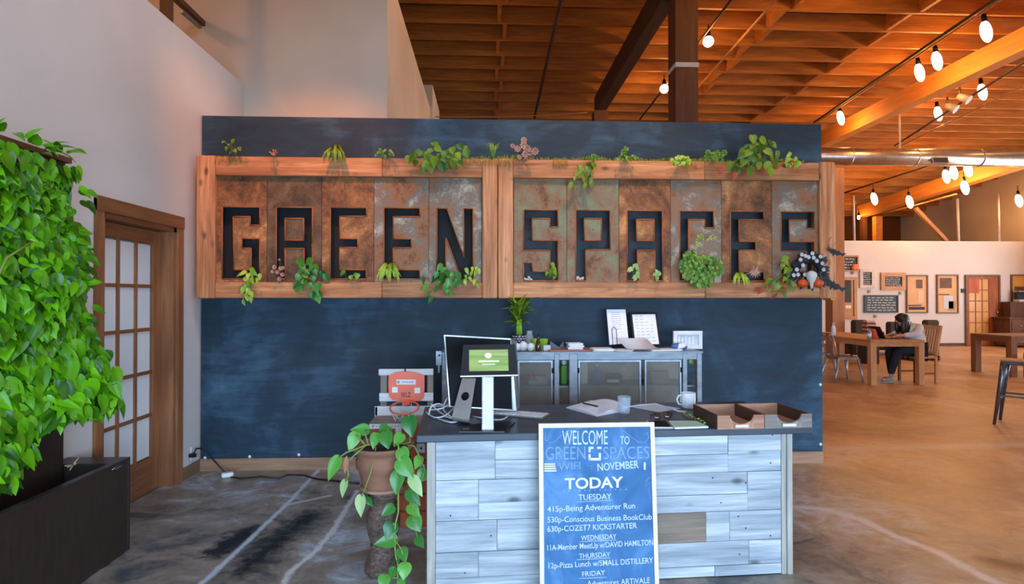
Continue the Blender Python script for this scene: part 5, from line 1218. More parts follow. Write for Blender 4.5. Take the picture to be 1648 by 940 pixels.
for k in range(10):
    a0_ = 2*math.pi*k/10; pp = []
    for j in range(5):
        a = a0_+(.31 if j % 2 else 0); r_ = rad*(1-.13*j); pp.append(rc+Vector((r_*math.cos(a), -r_*math.sin(a)*.95, -.035*j+(-r_*math.sin(a)*math.sin(tl) if j == 0 else 0))))
    m_.tube(pp, .0017, 4)
    pp = [Vector((2*0+p_.x, p_.y, p_.z)) for p_ in pp]; pq = []
    for j in range(5): a = a0_-(.31 if j % 2 else 0); r_ = rad*(1-.13*j); pq.append(rc+Vector((r_*math.cos(a), -r_*math.sin(a)*.95, -.035*j)))
    m_.tube(pq, .0017, 4)
m_.build('net', 'net_white', HP)

# ------------------------------------------------------------------ potted vine on the carved pedestal
YPt = 3.17; pc = PY(617, 800, YPt); s1 = YPt/F
zz = lambda py: PY(617, py, YPt-.09).z
PDs = thing('carved_pedestal', 'dark carved drum shaped pedestal standing on the floor left of the desk', 'pedestal', (pc.x, YPt, 0))
zp = PY(617, 787, YPt).z
prof = [(.088, .0), (.100, .015), (.098, .04), (.078, .09), (.060, .135), (.062, .16), (.080, .20), (.092, .26), (.090, .31), (.074, .35), (.066, .365), (.068, .38), (.072, zp-.04), (.080, zp-.012), (.078, zp)]
MB().lathe(prof, (pc.x, YPt, 0), 30).build('drum', 'pedestal', PDs)
m_ = MB()
for z, r in ((.37, .072), (.15, .066), (zp-.03, .08)): m_.lathe([(r*.9, z-.01), (r+.004, z-.004), (r+.004, z+.004), (r*.9, z+.01)], (pc.x, YPt, 0), 24)
m_.build('carved_band', 'pedestal', PDs)
zr_ = PY(617, 727, YPt-.16).z; zb = zp+.001; H_ = zr_-zb
PO = thing('potted_vine', 'heart-leaved vine spilling from a terracotta pot on the carved pedestal', 'potted plant', (pc.x, YPt, zb))
MB().lathe([(.095, 0), (.108, .01), (.110, .03), (.118, .06), (.132, .11), (.146, .13), (.148, .17), (.140, .18), (.150, .21), (.158, H_-.03), (.170, H_-.012), (.170, H_), (.152, H_), (.146, H_-.03), (.0, H_-.035)], (pc.x, YPt, zb), 40).build('pot', 'terracotta', PO)
MB().lathe([(.100, -.001), (.122, .008), (.124, .02), (.112, .024)], (pc.x, YPt, zb), 32).build('saucer_rim', 'terracotta_rim', PO)
MB().lathe([(.0, H_-.034), (.145, H_-.03)], (pc.x, YPt, zb), 24).build('soil', 'soil', PO)
LV = [((593, 692), (564, 691), 20, 3.10), ((573, 697), (561, 728), 20, 3.05), ((545, 736), (526, 774), 21, 3.0), ((556, 773), (549, 801), 14, 3.0), ((581, 798), (579, 833), 19, 3.0), ((589, 802), (600, 815), 11, 3.02), ((605, 698), (600, 723), 16, 3.05), ((624, 686), (612, 704), 22, 3.15), ((620, 696), (624, 723), 25, 3.03), ((647, 699), (634, 718), 19, 3.05), ((658, 671), (662, 704), 27, 2.98),
 ((646, 722), (654, 750), 24, 2.99), ((644, 740), (664, 770), 30, 2.97), ((641, 760), (636, 797), 24, 2.97), ((686, 757), (671, 778), 22, 3.0), ((662, 768), (680, 799), 20, 2.96), ((657, 790), (676, 814), 21, 2.97), ((659, 813), (675, 831), 20, 2.97), ((663, 831), (676, 856), 27, 2.97), ((633, 815), (614, 830), 18, 2.97), ((632, 842), (621, 868), 25, 2.96), ((637, 868), (602, 876), 22, 2.95), ((671, 864), (682, 882), 17, 2.97), ((645, 883), (653, 905), 20, 2.94), ((641, 894), (640, 909), 8, 2.94), ((637, 914), (629, 931), 19, 2.93), ((652, 907), (649, 934), 23, 2.93), ((620, 926), (615, 950), 21, 2.92), ((645, 932), (646, 955), 14, 2.92), ((676, 735), (668, 755), 16, 3.0), ((650, 752), (646, 775), 20, 2.98)]
m_ = MB(); mp = MB(); sm_ = MB()
for k, ((bx_, by_), (tx, ty), w_, Yq) in enumerate(LV):
    b = PY(bx_, by_, Yq+.02); t_ = PY(tx, ty, Yq-.02)
    (mp if k in (3, 4, 15) else m_).leaf(b, t_, Vector((rv(.4), -1, .5)), w_/F*Yq, HEART, .22, .14)
m_.build('leaves', 'leaf_pothos', PO); mp.build('leaves', 'leaf_pale', PO, label='pale young leaves')
def stem(pts, r=.004): sm_.tube([PY(*p_) for p_ in pts], r, 6)
stem([(625, 715, 3.12), (641, 716, 3.0), (643, 745, 2.99), (641, 790, 2.98), (641, 825, 2.98), (636, 845, 2.97), (635, 875, 2.96), (637, 895, 2.95), (641, 912, 2.94), (640, 930, 2.94), (622, 930, 2.93)], .0045)
stem([(610, 716, 3.12), (590, 716, 3.02), (575, 722, 3.03), (558, 728, 3.02), (545, 737, 3.01)]); stem([(590, 716, 3.03), (570, 733, 3.02), (558, 745, 3.01), (561, 765, 3.0), (556, 775, 3.0)]); stem([(593, 716, 3.04), (588, 700, 3.06), (590, 692, 3.1)]); stem([(588, 716, 3.03), (573, 700, 3.05)])
stem([(605, 720, 3.05), (597, 760, 3.01), (588, 785, 3.0), (582, 799, 3.0)], .003); stem([(640, 716, 3.05), (660, 712, 3.0), (659, 680, 3.0)], .003); stem([(650, 716, 3.05), (667, 718, 3.0), (676, 736, 3.0), (684, 757, 3.0), (672, 790, 2.98), (664, 815, 2.98), (665, 835, 2.98), (672, 866, 2.98)], .0035)
stem([(637, 846, 2.97), (632, 842, 2.97)], .003); stem([(636, 870, 2.96), (646, 884, 2.95), (652, 908, 2.94)], .003)
for a, b in (((606, 716), (604, 700)), ((615, 716), (622, 700)), ((628, 716), (645, 702)), ((620, 716), (624, 690))): stem([(*a, 3.12), (*b, 3.07)], .003)
sm_.build('stems', 'stem_green', PO)
m_ = MB(); m_.leaf(PY(558, 733, 3.0), PY(555, 763, 2.99), (0.2, -1, .2), .028, OVAL, .6, .1); m_.leaf(PY(664, 752, 3.0), PY(666, 764, 3.0), (.3, -1, .2), .014, OVAL, .5, .1); m_.build('dried_leaves', 'dead_leaf', PO, label='dry brown curled leaf')
# ------------------------------------------------------------------ cafe area: long table, chairs, person
TX0, TX1, TY0, TY1 = 0, 0, 0, 0
a = PZ(1404.5, 620.5, 0); b = PZ(1488.5, 620, 0); TY0 = (a.y+b.y)/2; TX0, TX1 = PY(1402, 600, TY0).x, PY(1488.5, 600, TY0).x; TY1 = TY0+2.3; TZ = PY(1445, 547.5, TY0).z
T1 = thing('long_wooden_table', 'long pale wooden table where the person sits, running back beside the dark wall', 'table', ((TX0+TX1)/2, (TY0+TY1)/2, 0))
MB().bx((TX0, TY0, TZ-.04), (TX1, TY1, TZ), .004).build('tabletop', 'table_wood_y', T1)
m_ = MB(); lw = .10
m_.bx((TX0+lw, TY0+.005, TZ-.11), (TX1-lw, TY0+.035, TZ-.041)); m_.bx((TX0+lw, TY1-.035, TZ-.11), (TX1-lw, TY1-.005, TZ-.041)); m_.bx((TX0+.005, TY0+lw, TZ-.11), (TX0+.035, TY1-lw, TZ-.041)); m_.bx((TX1-.035, TY0+lw, TZ-.11), (TX1-.005, TY1-lw, TZ-.041)); m_.build('apron', 'table_wood_y', T1)
for x in (TX0, TX1-lw):
    for y in (TY0, TY1-lw): MB().bx((x, y, 0), (x+lw, y+lw, TZ-.041), .004).build('leg', 'table_wood_z', T1)
# metal cafe chair (faces +x locally)
def metal_chair(lab, x, y, rz):
    t = thing('metal_chair', lab, 'chair', (x, y, 0), rz, group=None); M_ = RM[t.name]; m = 'chair_metal'; s = .18
    m_ = MB(M_); m_.bx((-s, -s, .435), (s, s, .448), .006); m_.bx((-s-.004, -s-.004, .40), (s+.004, -s+.006, .44)); m_.bx((-s-.004, s-.006, .40), (s+.004, s+.004, .44)); m_.bx((s-.006, -s, .40), (s+.004, s, .44)); m_.bx((-s-.004, -s, .40), (-s+.006, s, .44)); m_.build('seat', m, t)
    for sx_ in (-1, 1):
        for sy_ in (-1, 1):
            m_ = MB(M_); tx_, ty_ = sx_*(s-.005), sy_*(s-.005); bx_, by_ = sx_*(s+.05+(.03 if sx_ < 0 else 0)), sy_*(s+.035)
            m_.tube([(tx_, ty_, .42), (bx_*.86+tx_*.14, by_*.86+ty_*.14, .12), (bx_, by_, .0)], [.03, .018, .013], 8); m_.build('leg', m, t)
    for k, sy_ in enumerate((-1, 1)):
        MB(M_).bar((s-.02, sy_*(s-.03), .2), (-s+.02, -sy_*(s-.03), .2+.012*k), .02, .006).build('brace', m, t)
    p = [(-s, -.17, .43), (-s-.05, -.175, .62), (-s-.09, -.165, .80), (-s-.10, -.11, .85), (-s-.10, .11, .85), (-s-.09, .165, .80), (-s-.05, .175, .62), (-s, .17, .43)]
    MB(M_).tube(p, .012, 8).build('back_frame', m, t)
    MB(M_).hexa([(-s, -.05, .44), (-s+.004, -.05, .44), (-s+.004, .05, .44), (-s, .05, .44), (-s-.10, -.05, .845), (-s-.096, -.05, .845), (-s-.096, .05, .845), (-s-.10, .05, .845)]).build('back_splat', m, t)
    return t
q = PZ(1354, 613, 0)
c1x = TX0-.17
metal_chair('shiny grey metal cafe chair nearest the end of the long table', c1x, TY0+.52, 0)
metal_chair('second grey metal cafe chair, half hidden behind the dark wall edge', c1x-.05, TY0+1.2, .08)
# wooden slat back chair (faces -x)
WC = thing('slat_back_chair', 'wooden slat back chair the person sits on at the long table', 'chair', (PY(1474, 600, TY0+.45).x, TY0+.42, 0), math.pi)
M_ = RM[WC.name]; s = .21
MB(M_).bx((-s, -s, .43), (s, s, .455), .006).build('seat', 'table_wood_z', WC)
for sy_ in (-1, 1):
    MB(M_).bx((s-.045, sy_*(s-.02)-.02, 0), (s-.005, sy_*(s-.02)+.02, .43), .003).build('leg', 'table_dark_z', WC)
    MB(M_).bar((-s+.02, sy_*(s-.02), 0), (-s+.02, sy_*(s-.02), .5), .035, .035, (0, 1, 0)).build('leg', 'table_wood_z', WC)
    MB(M_).bar((-s+.02, sy_*(s-.02), .46), (-s-.08, sy_*(s-.02), 1.0), .035, .035, (0, 1, 0)).build('back_post', 'table_wood_z', WC)
    MB(M_).bx((-s+.03, sy_*(s-.02)-.01, .15), (s-.03, sy_*(s-.02)+.01, .18)).build('stretcher', 'table_dark_z', WC)
MB(M_).bx((-s+.0, -s+.01, .375), (-s+.02, s-.01, .43)).build('apron', 'table_dark_z', WC); MB(M_).bx((s-.03, -s+.03, .375), (s-.01, s-.03, .43)).build('apron', 'table_dark_z', WC)
for k in range(6):
    y = -.15+.06*k; MB(M_).bar((-s+.015, y, .52), (-s-.068, y, .955), .024, .012, (0, 1, 0)).build('slat', 'table_wood_z', WC)
MB(M_).bar((-s-.07, -s+.0, .965), (-s-.07, s, .965), .03, .05).build('top_rail', 'table_wood_z', WC); MB(M_).bar((-s+.015, -s+.03, .515), (-s+.015, s-.03, .515), .025, .03).build('lower_rail', 'table_wood_z', WC)

# the person ------------------------------------------------------
def skin(name, verts, edges, radii, m, parent, root=0, sub=2):
    me = bpy.data.meshes.new(name); inv = RM[parent.name].inverted() if parent else Matrix.Identity(4)
    me.from_pydata([inv @ Vector(v) for v in verts], edges, []); me.skin_vertices or None
    ob = bpy.data.objects.new(name, me); C.objects.link(ob)
    if parent: ob.parent = parent
    md = ob.modifiers.new('skin', 'SKIN'); md.use_smooth_shade = True
    if not me.skin_vertices: me.attributes.new
    for i, r in enumerate(radii):
        sv = me.skin_vertices[0].data[i]; sv.radius = (r, r) if not isinstance(r, tuple) else r; sv.use_root = (i == root)
    ob.modifiers.new('sub', 'SUBSURF').levels = sub; ob.modifiers['sub'].render_levels = sub
    me.materials.append(MATS[m]); RM[ob.name] = RM[parent.name] if parent else Matrix.Identity(4); return ob
hx, hy = WC.location.x-.02, TY0+.42
hc = PY(1450, 516, hy)     # head centre
PR = thing('person', 'person with dark shoulder length hair, white top and dark trousers working at a laptop', 'person', (hx, hy, 0))
V3 = Vector; hip = V3((hx, hy, .555)); wst = V3((hx+.01, hy, .74)); chs = V3((hx-.04, hy, .93)); nk = V3((hc.x+.05, hy, hc.z-.12)); hb = V3((hc.x+.02, hy, hc.z-.08)); hd = V3((hc.x, hy, hc.z)); ht = V3((hc.x+.0, hy, hc.z+.055))
vs = [hip, wst, chs, nk, hb, hd, ht]; ed = [(0, 1), (1, 2), (2, 3), (3, 4), (4, 5), (5, 6)]; rd = [(.13, .15), (.115, .13), (.12, .14), .052, .055, (.088, .082), .07]
for sd, kx, kz, fx, fz, an in ((-1, -.43, .56, -.52, .05, .10), (1, -.42, .54, -.40, .05, .12)):
    o = len(vs); ky = hy+sd*.10
    vs += [V3((hx-.05, hy+sd*.09, .54)), V3((hx-.25, ky, .56)), V3((hx+kx, ky, kz-.02)), V3((hx+(kx+fx)/2, hy+sd*.08, .30)), V3((hx+fx, hy+sd*.07, .10))]
    ed += [(0, o), (o, o+1), (o+1, o+2), (o+2, o+3), (o+3, o+4)]; rd += [.09, .08, .062, .05, .036]
    o = len(vs); shd = V3((chs.x-.0, hy+sd*.165, .965)); el = V3((shd.x-.14, hy+sd*.22, .845)); wr = V3((shd.x-.34, hy+sd*.12, TZ+.055)); 
    vs += [shd, el, wr, V3((wr.x-.05, wr.y-sd*.01, TZ+.05))]; ed += [(2, o), (o, o+1), (o+1, o+2), (o+2, o+3)]; rd += [.058, .042, .027, .026]
    base = o+3
    for f_ in range(5):
        q0 = vs[base]; oy = (-.03+.015*f_); l_ = (.045, .06, .065, .06, .05)[f_] if f_ else .04
        vs += [q0+V3((-.035, oy*sd, -.004)), q0+V3((-.035-l_*.6, oy*1.1*sd, -.012)), q0+V3((-.035-l_, oy*1.15*sd, -.028))]; k = len(vs)-3; ed += [(base, k), (k, k+1), (k+1, k+2)]; rd += [.009, .0085, .007]
    base2 = None
body = skin('body', vs, ed, rd, 'skin', PR)
# face details
m_ = MB(); m_.ell(hd+V3((-.085, 0, -.012)), (.02, .012, .018), n=8, m=6); m_.ell(hd+V3((.005, -.083, -.005)), (.015, .008, .022), n=8, m=6); m_.ell(hd+V3((.005, .083, -.005)), (.015, .008, .022), n=8, m=6); m_.build('nose_and_ears', 'skin', PR)
m_ = MB(); 
for sy_ in (-1, 1): m_.ell(hd+V3((-.078, sy_*.032, .012)), (.008, .012, .006), n=8, m=5)
m_.build('eyes', 'hair', PR); MB().ell(hd+V3((-.078, 0, -.05)), (.008, .022, .006), n=8, m=5).build('mouth', 'red_leaf', PR)
# hair : cap plus a fall to the shoulders
m_ = MB(); m_.ell(hd+V3((.025, 0, .035)), (.112, .108, .100), (0, .25, 0), 18, 12); m_.ell(hd+V3((.055, 0, -.08)), (.082, .118, .175), (0, -.1, 0), 16, 10)
for sy_ in (-1, 1): m_.ell(hd+V3((.012, sy_*.082, -.07)), (.07, .034, .165), (0, .08, 0), 12, 8)
m_.ell(hd+V3((-.055, 0, .062)), (.04, .07, .035), (0, -.4, 0), 12, 8); m_.build('hair', 'hair', PR)
# clothes
def offs(v): return v
bl = [hip+V3((-.0, 0, .02)), wst, chs, nk+V3((.0, 0, -.045))]; be = [(0, 1), (1, 2), (2, 3)]; br = [(.15, .17), (.15, .165), (.155, .17), .08]
for sd in (-1, 1):
    o = len(bl); shd = V3((chs.x, hy+sd*.165, .965)); el = V3((shd.x-.14, hy+sd*.22, .845)); wr = V3((shd.x-.30, hy+sd*.135, TZ+.062)); bl += [shd, el, wr]; be += [(2, o), (o, o+1), (o+1, o+2)]; br += [.078, .06, .042]
skin('blouse', bl, be, br, 'blouse', PR)
tr = [hip+V3((0, 0, -.01))]; te = []; trr = [(.15, .165)]
for sd, kx, kz, fx in ((-1, -.43, .56, -.52), (1, -.42, .54, -.40)):
    o = len(tr); ky = hy+sd*.10; tr += [V3((hx-.05, hy+sd*.09, .545)), V3((hx-.25, ky, .56)), V3((hx+kx, ky, kz-.02)), V3((hx+(kx+fx)/2, hy+sd*.08, .30)), V3((hx+fx, hy+sd*.07, .13))]
    te += [(0, o), (o, o+1), (o+1, o+2), (o+2, o+3), (o+3, o+4)]; trr += [.105, .095, .078, .066, .056]
skin('trousers', tr, te, trr, 'trousers', PR)
for sd, fx in ((-1, -.52), (1, -.40)):
    c = V3((hx+fx-.05, hy+sd*.07, 0)); m_ = MB(); m_.ell(c+V3((0, 0, .042)), (.125, .045, .036), (0, .08, 0), 14, 8); m_.ell(c+V3((.06, 0, .06)), (.055, .042, .045), (0, 0, 0), 12, 8); m_.build('shoe', 'shoe', PR)
    MB().bx(c+V3((-.12, -.04, .001)), c+V3((.11, .04, .014)), .008).build('shoe_sole', 'pumpkin_white', PR)
# laptop, carton, bottles on the table
lpx = hx-.55; LP = thing('laptop', 'dark open laptop on the long table in front of the person', 'laptop', (lpx, hy, TZ))
MB().bx((lpx-.11, hy-.16, TZ+.001), (lpx+.12, hy+.16, TZ+.016), .004).build('base', 'black_plastic', LP)
MB().hexa([(lpx-.125, hy-.16, TZ+.016), (lpx-.115, hy-.16, TZ+.016), (lpx-.115, hy+.16, TZ+.016), (lpx-.125, hy+.16, TZ+.016), (lpx-.225, hy-.16, TZ+.215), (lpx-.215, hy-.16, TZ+.215), (lpx-.215, hy+.16, TZ+.215), (lpx-.225, hy+.16, TZ+.215)]).build('lid', 'black_plastic', LP)
q = PY(1407, 535, hy); MB().hexa([(q.x-.02, hy-.05, TZ+.001), (q.x+.05, hy-.05, TZ+.001), (q.x+.05, hy+.05, TZ+.001), (q.x-.02, hy+.05, TZ+.001), (q.x-.06, hy-.05, TZ+.17), (q.x-.01, hy-.05, TZ+.17), (q.x-.01, hy+.05, TZ+.17), (q.x-.06, hy+.05, TZ+.17)]).build('orange_packet', 'orange_paint', label='orange packet leaning behind the open laptop on the long table', cat='packet')
q = PY(1399, 540, TY0+.22); b0 = V3((q.x, TY0+.22, TZ+.001)); t = thing('water_bottle', 'clear water bottle with blue label on the long table', 'bottle', b0); MB().lathe([(.03, 0), (.033, .02), (.033, .12), (.014, .16), (.014, .175)], b0, 14).build('body', 'bottle_blue', t); MB().lathe([(.034, .05), (.034, .10)], b0, 14).build('label', 'paper', t); MB().lathe([(.015, .175), (.015, .195)], b0, 10).build('cap', 'blue_item', t)
q = PY(1339, 540, TY0+1.15); b0 = V3((max(q.x, TX0+.06), TY0+1.15, TZ+.001)); t = thing('white_flask', 'white flask standing on the far part of the long table', 'flask', b0); MB().lathe([(.035, 0), (.04, .02), (.038, .14), (.02, .19), (.02, .21)], b0, 14).build('body', 'white_plastic', t); MB().lathe([(.023, .21), (.023, .245)], b0, 12).build('cap', 'paper_grey', t)
# seating farther back
def armchair(x, y, w_, d_, h_, lab, m, rz=0, cat='armchair'):
    t = thing('armchair', lab, cat, (x, y, 0), rz); M_ = RM[t.name]
    MB(M_).bx((-w_/2+.1, -d_/2, .12), (w_/2-.1, d_/2-.15, .42), .03).build('seat', m, t); MB(M_).bx((-w_/2+.08, d_/2-.15, .12), (w_/2-.08, d_/2+.03, h_), .04).build('backrest', m, t)
    for sx_ in (-1, 1): MB(M_).bx((sx_*(w_/2-.1), -d_/2, .12), (sx_*w_/2, d_/2-.151, .6), .03).build('armrest', m, t)
    for sx_ in (-1, 1):
        for sy_ in (-1, 1): MB(M_).bx((sx_*(w_/2-.05)-.02, sy_*(d_/2-.06)-.02, 0), (sx_*(w_/2-.05)+.02, sy_*(d_/2-.06)+.02, .119)).build('leg', 'dark_post', t)
    return t
q = PY(1480, 540, 13.4); armchair(q.x, 13.4, .5, .8, PY(1487, 514, 13.4).z, 'brown green armchair seen behind the person, by the tall pictures', 'armchair_green', math.pi)
q = PY(1370, 540, 13.6); armchair(q.x, 13.6, .5, .7, PY(1374, 514, 13.6).z, 'boxy dark green armchair behind the long table, left of the striped cushion', 'armchair_green', math.pi)
q = PY(1432, 540, 14.6); armchair(q.x, 14.6, .8, .8, PY(1432, 517, 14.6).z, 'dark low armchair behind the person, below the wide chalkboard', 'sofa_dark', math.pi)
q = PY(1395, 528, 12.6); zl = .42; SF = None; MB().bx((q.x-.13, 12.42, .0), (q.x+.17, 12.74, zl), .01).build('low_stool', 'sofa_dark', label='low dark box seat holding the red and white striped cushion', cat='seat')
zq = .44; t = thing('striped_cushion', 'red and white striped cushion beside the boxy dark armchair', 'cushion', (q.x+.02, 12.62, zq)); zc0 = PY(1395, 538, 12.5).z; zc1 = PY(1395, 516, 12.5).z
for k in range(7):
    z0 = zc0+(zc1-zc0)*k/7; z1 = zc0+(zc1-zc0)*(k+1)/7; b_ = .10*math.sin(math.pi*(k+.5)/7)
    MB().bx((q.x-.07-b_*.2, 12.50-b_*.5, z0), (q.x+.11+b_*.2, 12.62+b_*.2, z1), .004).build('stripe', 'pillow_red' if k % 2 else 'pillow_white', t)
MB().bx((q.x-.05, 12.54, .43), (q.x+.1, 12.6, zc0)).build('lower_part', 'pillow_white', t)
# white boards/pictures on the far wall
def wallpic(name, lab, cat, x0, y0, x1, y1, fpx, fm, im, lines=0, lm='chalk_far', blocks=()):
    a = PY(x0, y1, YF-.03); b = PY(x1, y0, YF-.03); t = thing(name, lab, cat, ((a.x+b.x)/2, YF, a.z)); f = fpx/F*YF
    m_ = MB(); y_ = YF-.045
    m_.bx((a.x, y_, a.z), (a.x+f, YF-.001, b.z)); m_.bx((b.x-f, y_, a.z), (b.x, YF-.001, b.z)); m_.bx((a.x+f, y_, b.z-f), (b.x-f, YF-.001, b.z)); m_.bx((a.x+f, y_, a.z), (b.x-f, YF-.001, a.z+f)); m_.build('frame', fm, t)
    MB().bx((a.x+f, YF-.02, a.z+f), (b.x-f, YF-.012, b.z-f)).build('panel', im, t)
    W_, H_ = (b.x-a.x-2*f), (b.z-a.z-2*f)
    if lines:
        m_ = MB()
        for k in range(lines):
            z = b.z-f-H_*(k+.7)/(lines+.4); xx = a.x+f+W_*.08
            while xx < b.x-f-W_*.14:
                l_ = W_*random.uniform(.05, .16); m_.bar((xx, YF-.022, z+rv(.006)), (min(xx+l_, b.x-f-W_*.05), YF-.022, z+rv(.012)), .004, H_/lines*.35); xx += l_+W_*.04
        m_.build('chalk_writing', lm, t)
    for (u0, v0, u1, v1, m) in blocks: MB().bx((a.x+f+W_*u0, YF-.024, b.z-f-H_*v1), (a.x+f+W_*u1, YF-.0205, b.z-f-H_*v0)).build('picture_area', m, t)
    return t
wallpic('framed_chalkboard', 'gold framed chalkboard highest on the far wall beside the tan post', 'chalkboard', 1340, 411, 1382, 437, 2.6, 'gold_frame', 'far_chalk', 4)
wallpic('framed_chalkboard', 'tall gold board with chalkboard and notes beside the tan post', 'chalkboard', 1340, 446, 1379, 514, 5, 'gold_frame', 'gold_frame', 0, blocks=((0, .0, .86, .62, 'far_chalk'), (.12, .76, .42, .97, 'far_chalk'), (.55, .7, .85, .78, 'paper')))
q = thing
t = wallpic('framed_chalkboard', 'small chalkboard in a wide pale frame on the far wall', 'chalkboard', 1384, 433, 1407.5, 463.5, 5, 'white_frame', 'far_chalk', 6)
wallpic('framed_chalkboard', 'small chalkboard in a wide gold frame on the far wall', 'chalkboard', 1418, 439, 1457.5, 467, 6.5, 'gold_frame', 'far_chalk', 5)
wallpic('wide_chalkboard', 'wide grey chalkboard with a diagram, lowest on the far wall', 'chalkboard', 1391, 475, 1445.5, 503.5, 1.4, 'blue_item' if 0 else 'far_slate', 'far_slate', 6)
wallpic('tall_picture', 'tall brown framed picture right of the gold framed chalkboard', 'picture', 1459, 442.5, 1493.5, 504, 2, 'frame_brown', 'picture_tan', blocks=((.45, .1, .78, .34, 'picture_brown'), (.02, .80, .72, .84, 'picture_brown'), (.06, .86, .9, .94, 'sofa_dark'), (.55, .4, .85, .75, 'amber_pane')))
wallpic('tall_picture', 'tall brown framed picture left of the far door', 'picture', 1508, 442, 1542.5, 504.5, 2, 'frame_brown', 'picture_tan', blocks=((.1, .06, .72, .34, 'picture_brown'), (.05, .5, .6, .53, 'picture_brown'), (.3, .55, .8, .9, 'paper_grey'), (.55, .7, .9, .95, 'burlap')))
for px, py in ((1399, 469), (1449, 472), (1409, 509), (1372.5, 439)):
    q = PY(px, py, YF-.02); MB().bx((q.x-.035, YF-.03, q.z-.045), (q.x+.035, YF-.001, q.z+.045)).build('wall_tag', 'burlap' if px != 1372.5 else 'dead_leaf', label={1399: 'small tan tag under the pale framed chalkboard', 1449: 'small tan tag under the wide gold framed chalkboard', 1409: 'small tan tag under the wide grey chalkboard', 1372.5: 'small brown tag below the highest chalkboard'}[px], cat='tag')
q = PY(1376, 430, YF-.08); MB().ell(q, (.13, .03, .09), (0, -.5, 0), 12, 6, 5).build('orange_ornament', 'orange_paint', label='orange ornament on the corner of the highest chalkboard', cat='ornament')
q = PY(1550, 468, YF-.02); MB().bx((q.x-.05, YF-.03, q.z-.06), (q.x+.05, YF-.001, q.z+.06)).build('thermostat', 'dark_box', label='small dark box on the far wall left of the far door', cat='thermostat')
# far door
a = PY(1553, 558, YF); b = PY(1608, 442.5, YF); D2 = thing('door_2', 'brown glazed door in the far white wall', None, ((a.x+b.x)/2, YF, 0), kind=S); y_ = YF-.03
f = 5/F*YF*.62
m_ = MB(); m_.bx((a.x, y_-.02, 0), (a.x+f, YF-.001, b.z)); m_.bx((b.x-f, y_-.02, 0), (b.x, YF-.001, b.z)); m_.bx((a.x+f, y_-.02, b.z-f), (b.x-f, YF-.001, b.z)); m_.build('frame', 'frame_brown', D2)
x0, x1 = a.x+f, b.x-f; wd = x1-x0; gx0, gx1 = x0+.06, x0+wd*.70; gz0, gz1 = .38, b.z-f-.08
m_ = MB(); m_.bx((x0, y_, .02), (gx0, YF-.002, b.z-f)); m_.bx((gx1, y_, .02), (x1, YF-.002, b.z-f)); m_.bx((gx0, y_, .02), (gx1, YF-.002, gz0)); m_.bx((gx0, y_, gz1), (gx1, YF-.002, b.z-f)); m_.build('stile', 'far_door', D2)
for i in range(3):
    for j in range(5): MB().bx((gx0+(gx1-gx0)*i/3+.015, y_+.012, gz0+(gz1-gz0)*j/5+.015), (gx0+(gx1-gx0)*(i+1)/3-.015, y_+.018, gz0+(gz1-gz0)*(j+1)/5-.015)).build('pane', 'amber_pane', D2)
m_ = MB()
for i in (1, 2): x = gx0+(gx1-gx0)*i/3; m_.bx((x-.014, y_+.002, gz0), (x+.014, YF-.002, gz1))
for j in range(1, 5): z = gz0+(gz1-gz0)*j/5; m_.bx((gx0, y_+.003, z-.014), (gx1, YF-.003, z+.014))
m_.build('glazing_bar', 'far_door', D2)
MB().bx((gx0-.02, y_-.006, gz1-.42), (gx0+(gx1-gx0)*.5, y_-.001, gz1+.0)).build('orange_poster', 'crate_orange', D2); MB().lathe([(.02, 0), (.02, .04)], (x1-.05, y_-.03, 1.0), 8).build('knob', 'chrome', D2)
# right window and hutch
wp = wallpic('window_1', None, None, 1627.5, 442, 1672, 504, 2, 'frame_brown', 'amber_pane', blocks=((.1, .3, .9, .75, 'picture_brown'),)); wp['kind'] = S; del_ = 0
hy_ = YF-.62; q0 = PY(1624, 520, hy_); zt2 = PY(1630, 511, hy_).z; HT = thing('hutch', 'dark wooden hutch with a raised shelf at the right edge by the far wall', 'hutch', (q0.x+.6, hy_, 0))
MB().bx((q0.x+.03, hy_, .05), (q0.x+1.2, YF-.06, zt2-.04)).build('cabinet_body', 'hutch_wood', HT); MB().bx((q0.x-.03, hy_-.03, zt2-.04), (q0.x+1.26, YF-.06, zt2)).build('top', 'hutch_wood', HT)
MB().bx((q0.x+.28, hy_+.25, zt2), (q0.x+1.15, YF-.06, PY(1640, 486, hy_).z)).build('upper_shelf', 'hutch_wood', HT)
for k in range(2): MB().bx((q0.x+.08+.57*k, hy_-.015, .5), (q0.x+.58+.57*k, hy_-.001, zt2-.1)).build('drawer', 'dark_post', HT)
for k in range(2): MB().ell((q0.x+.33+.57*k, hy_-.03, zt2-.25), (.02, .02, .02), n=8, m=6).build('knob', 'chrome', HT)
q = PY(1643, 474, hy_+.4); t = thing('espresso_machine', 'small grey coffee machine on the hutch shelf at the right edge', 'coffee machine', (q.x, hy_+.4, PY(1640, 486, hy_).z+.001)); zz_ = t.location.z
MB().bx((q.x-.16, hy_+.28, zz_), (q.x+.2, hy_+.5, zz_+.07), .01).build('base', 'paper_grey', t); MB().bx((q.x-.14, hy_+.36, zz_+.07), (q.x+.18, hy_+.5, zz_+.28), .02).build('body', 'dark_box', t); MB().bx((q.x-.16, hy_+.28, zz_+.28), (q.x+.2, hy_+.5, zz_+.34), .02).build('head', 'steel', t)
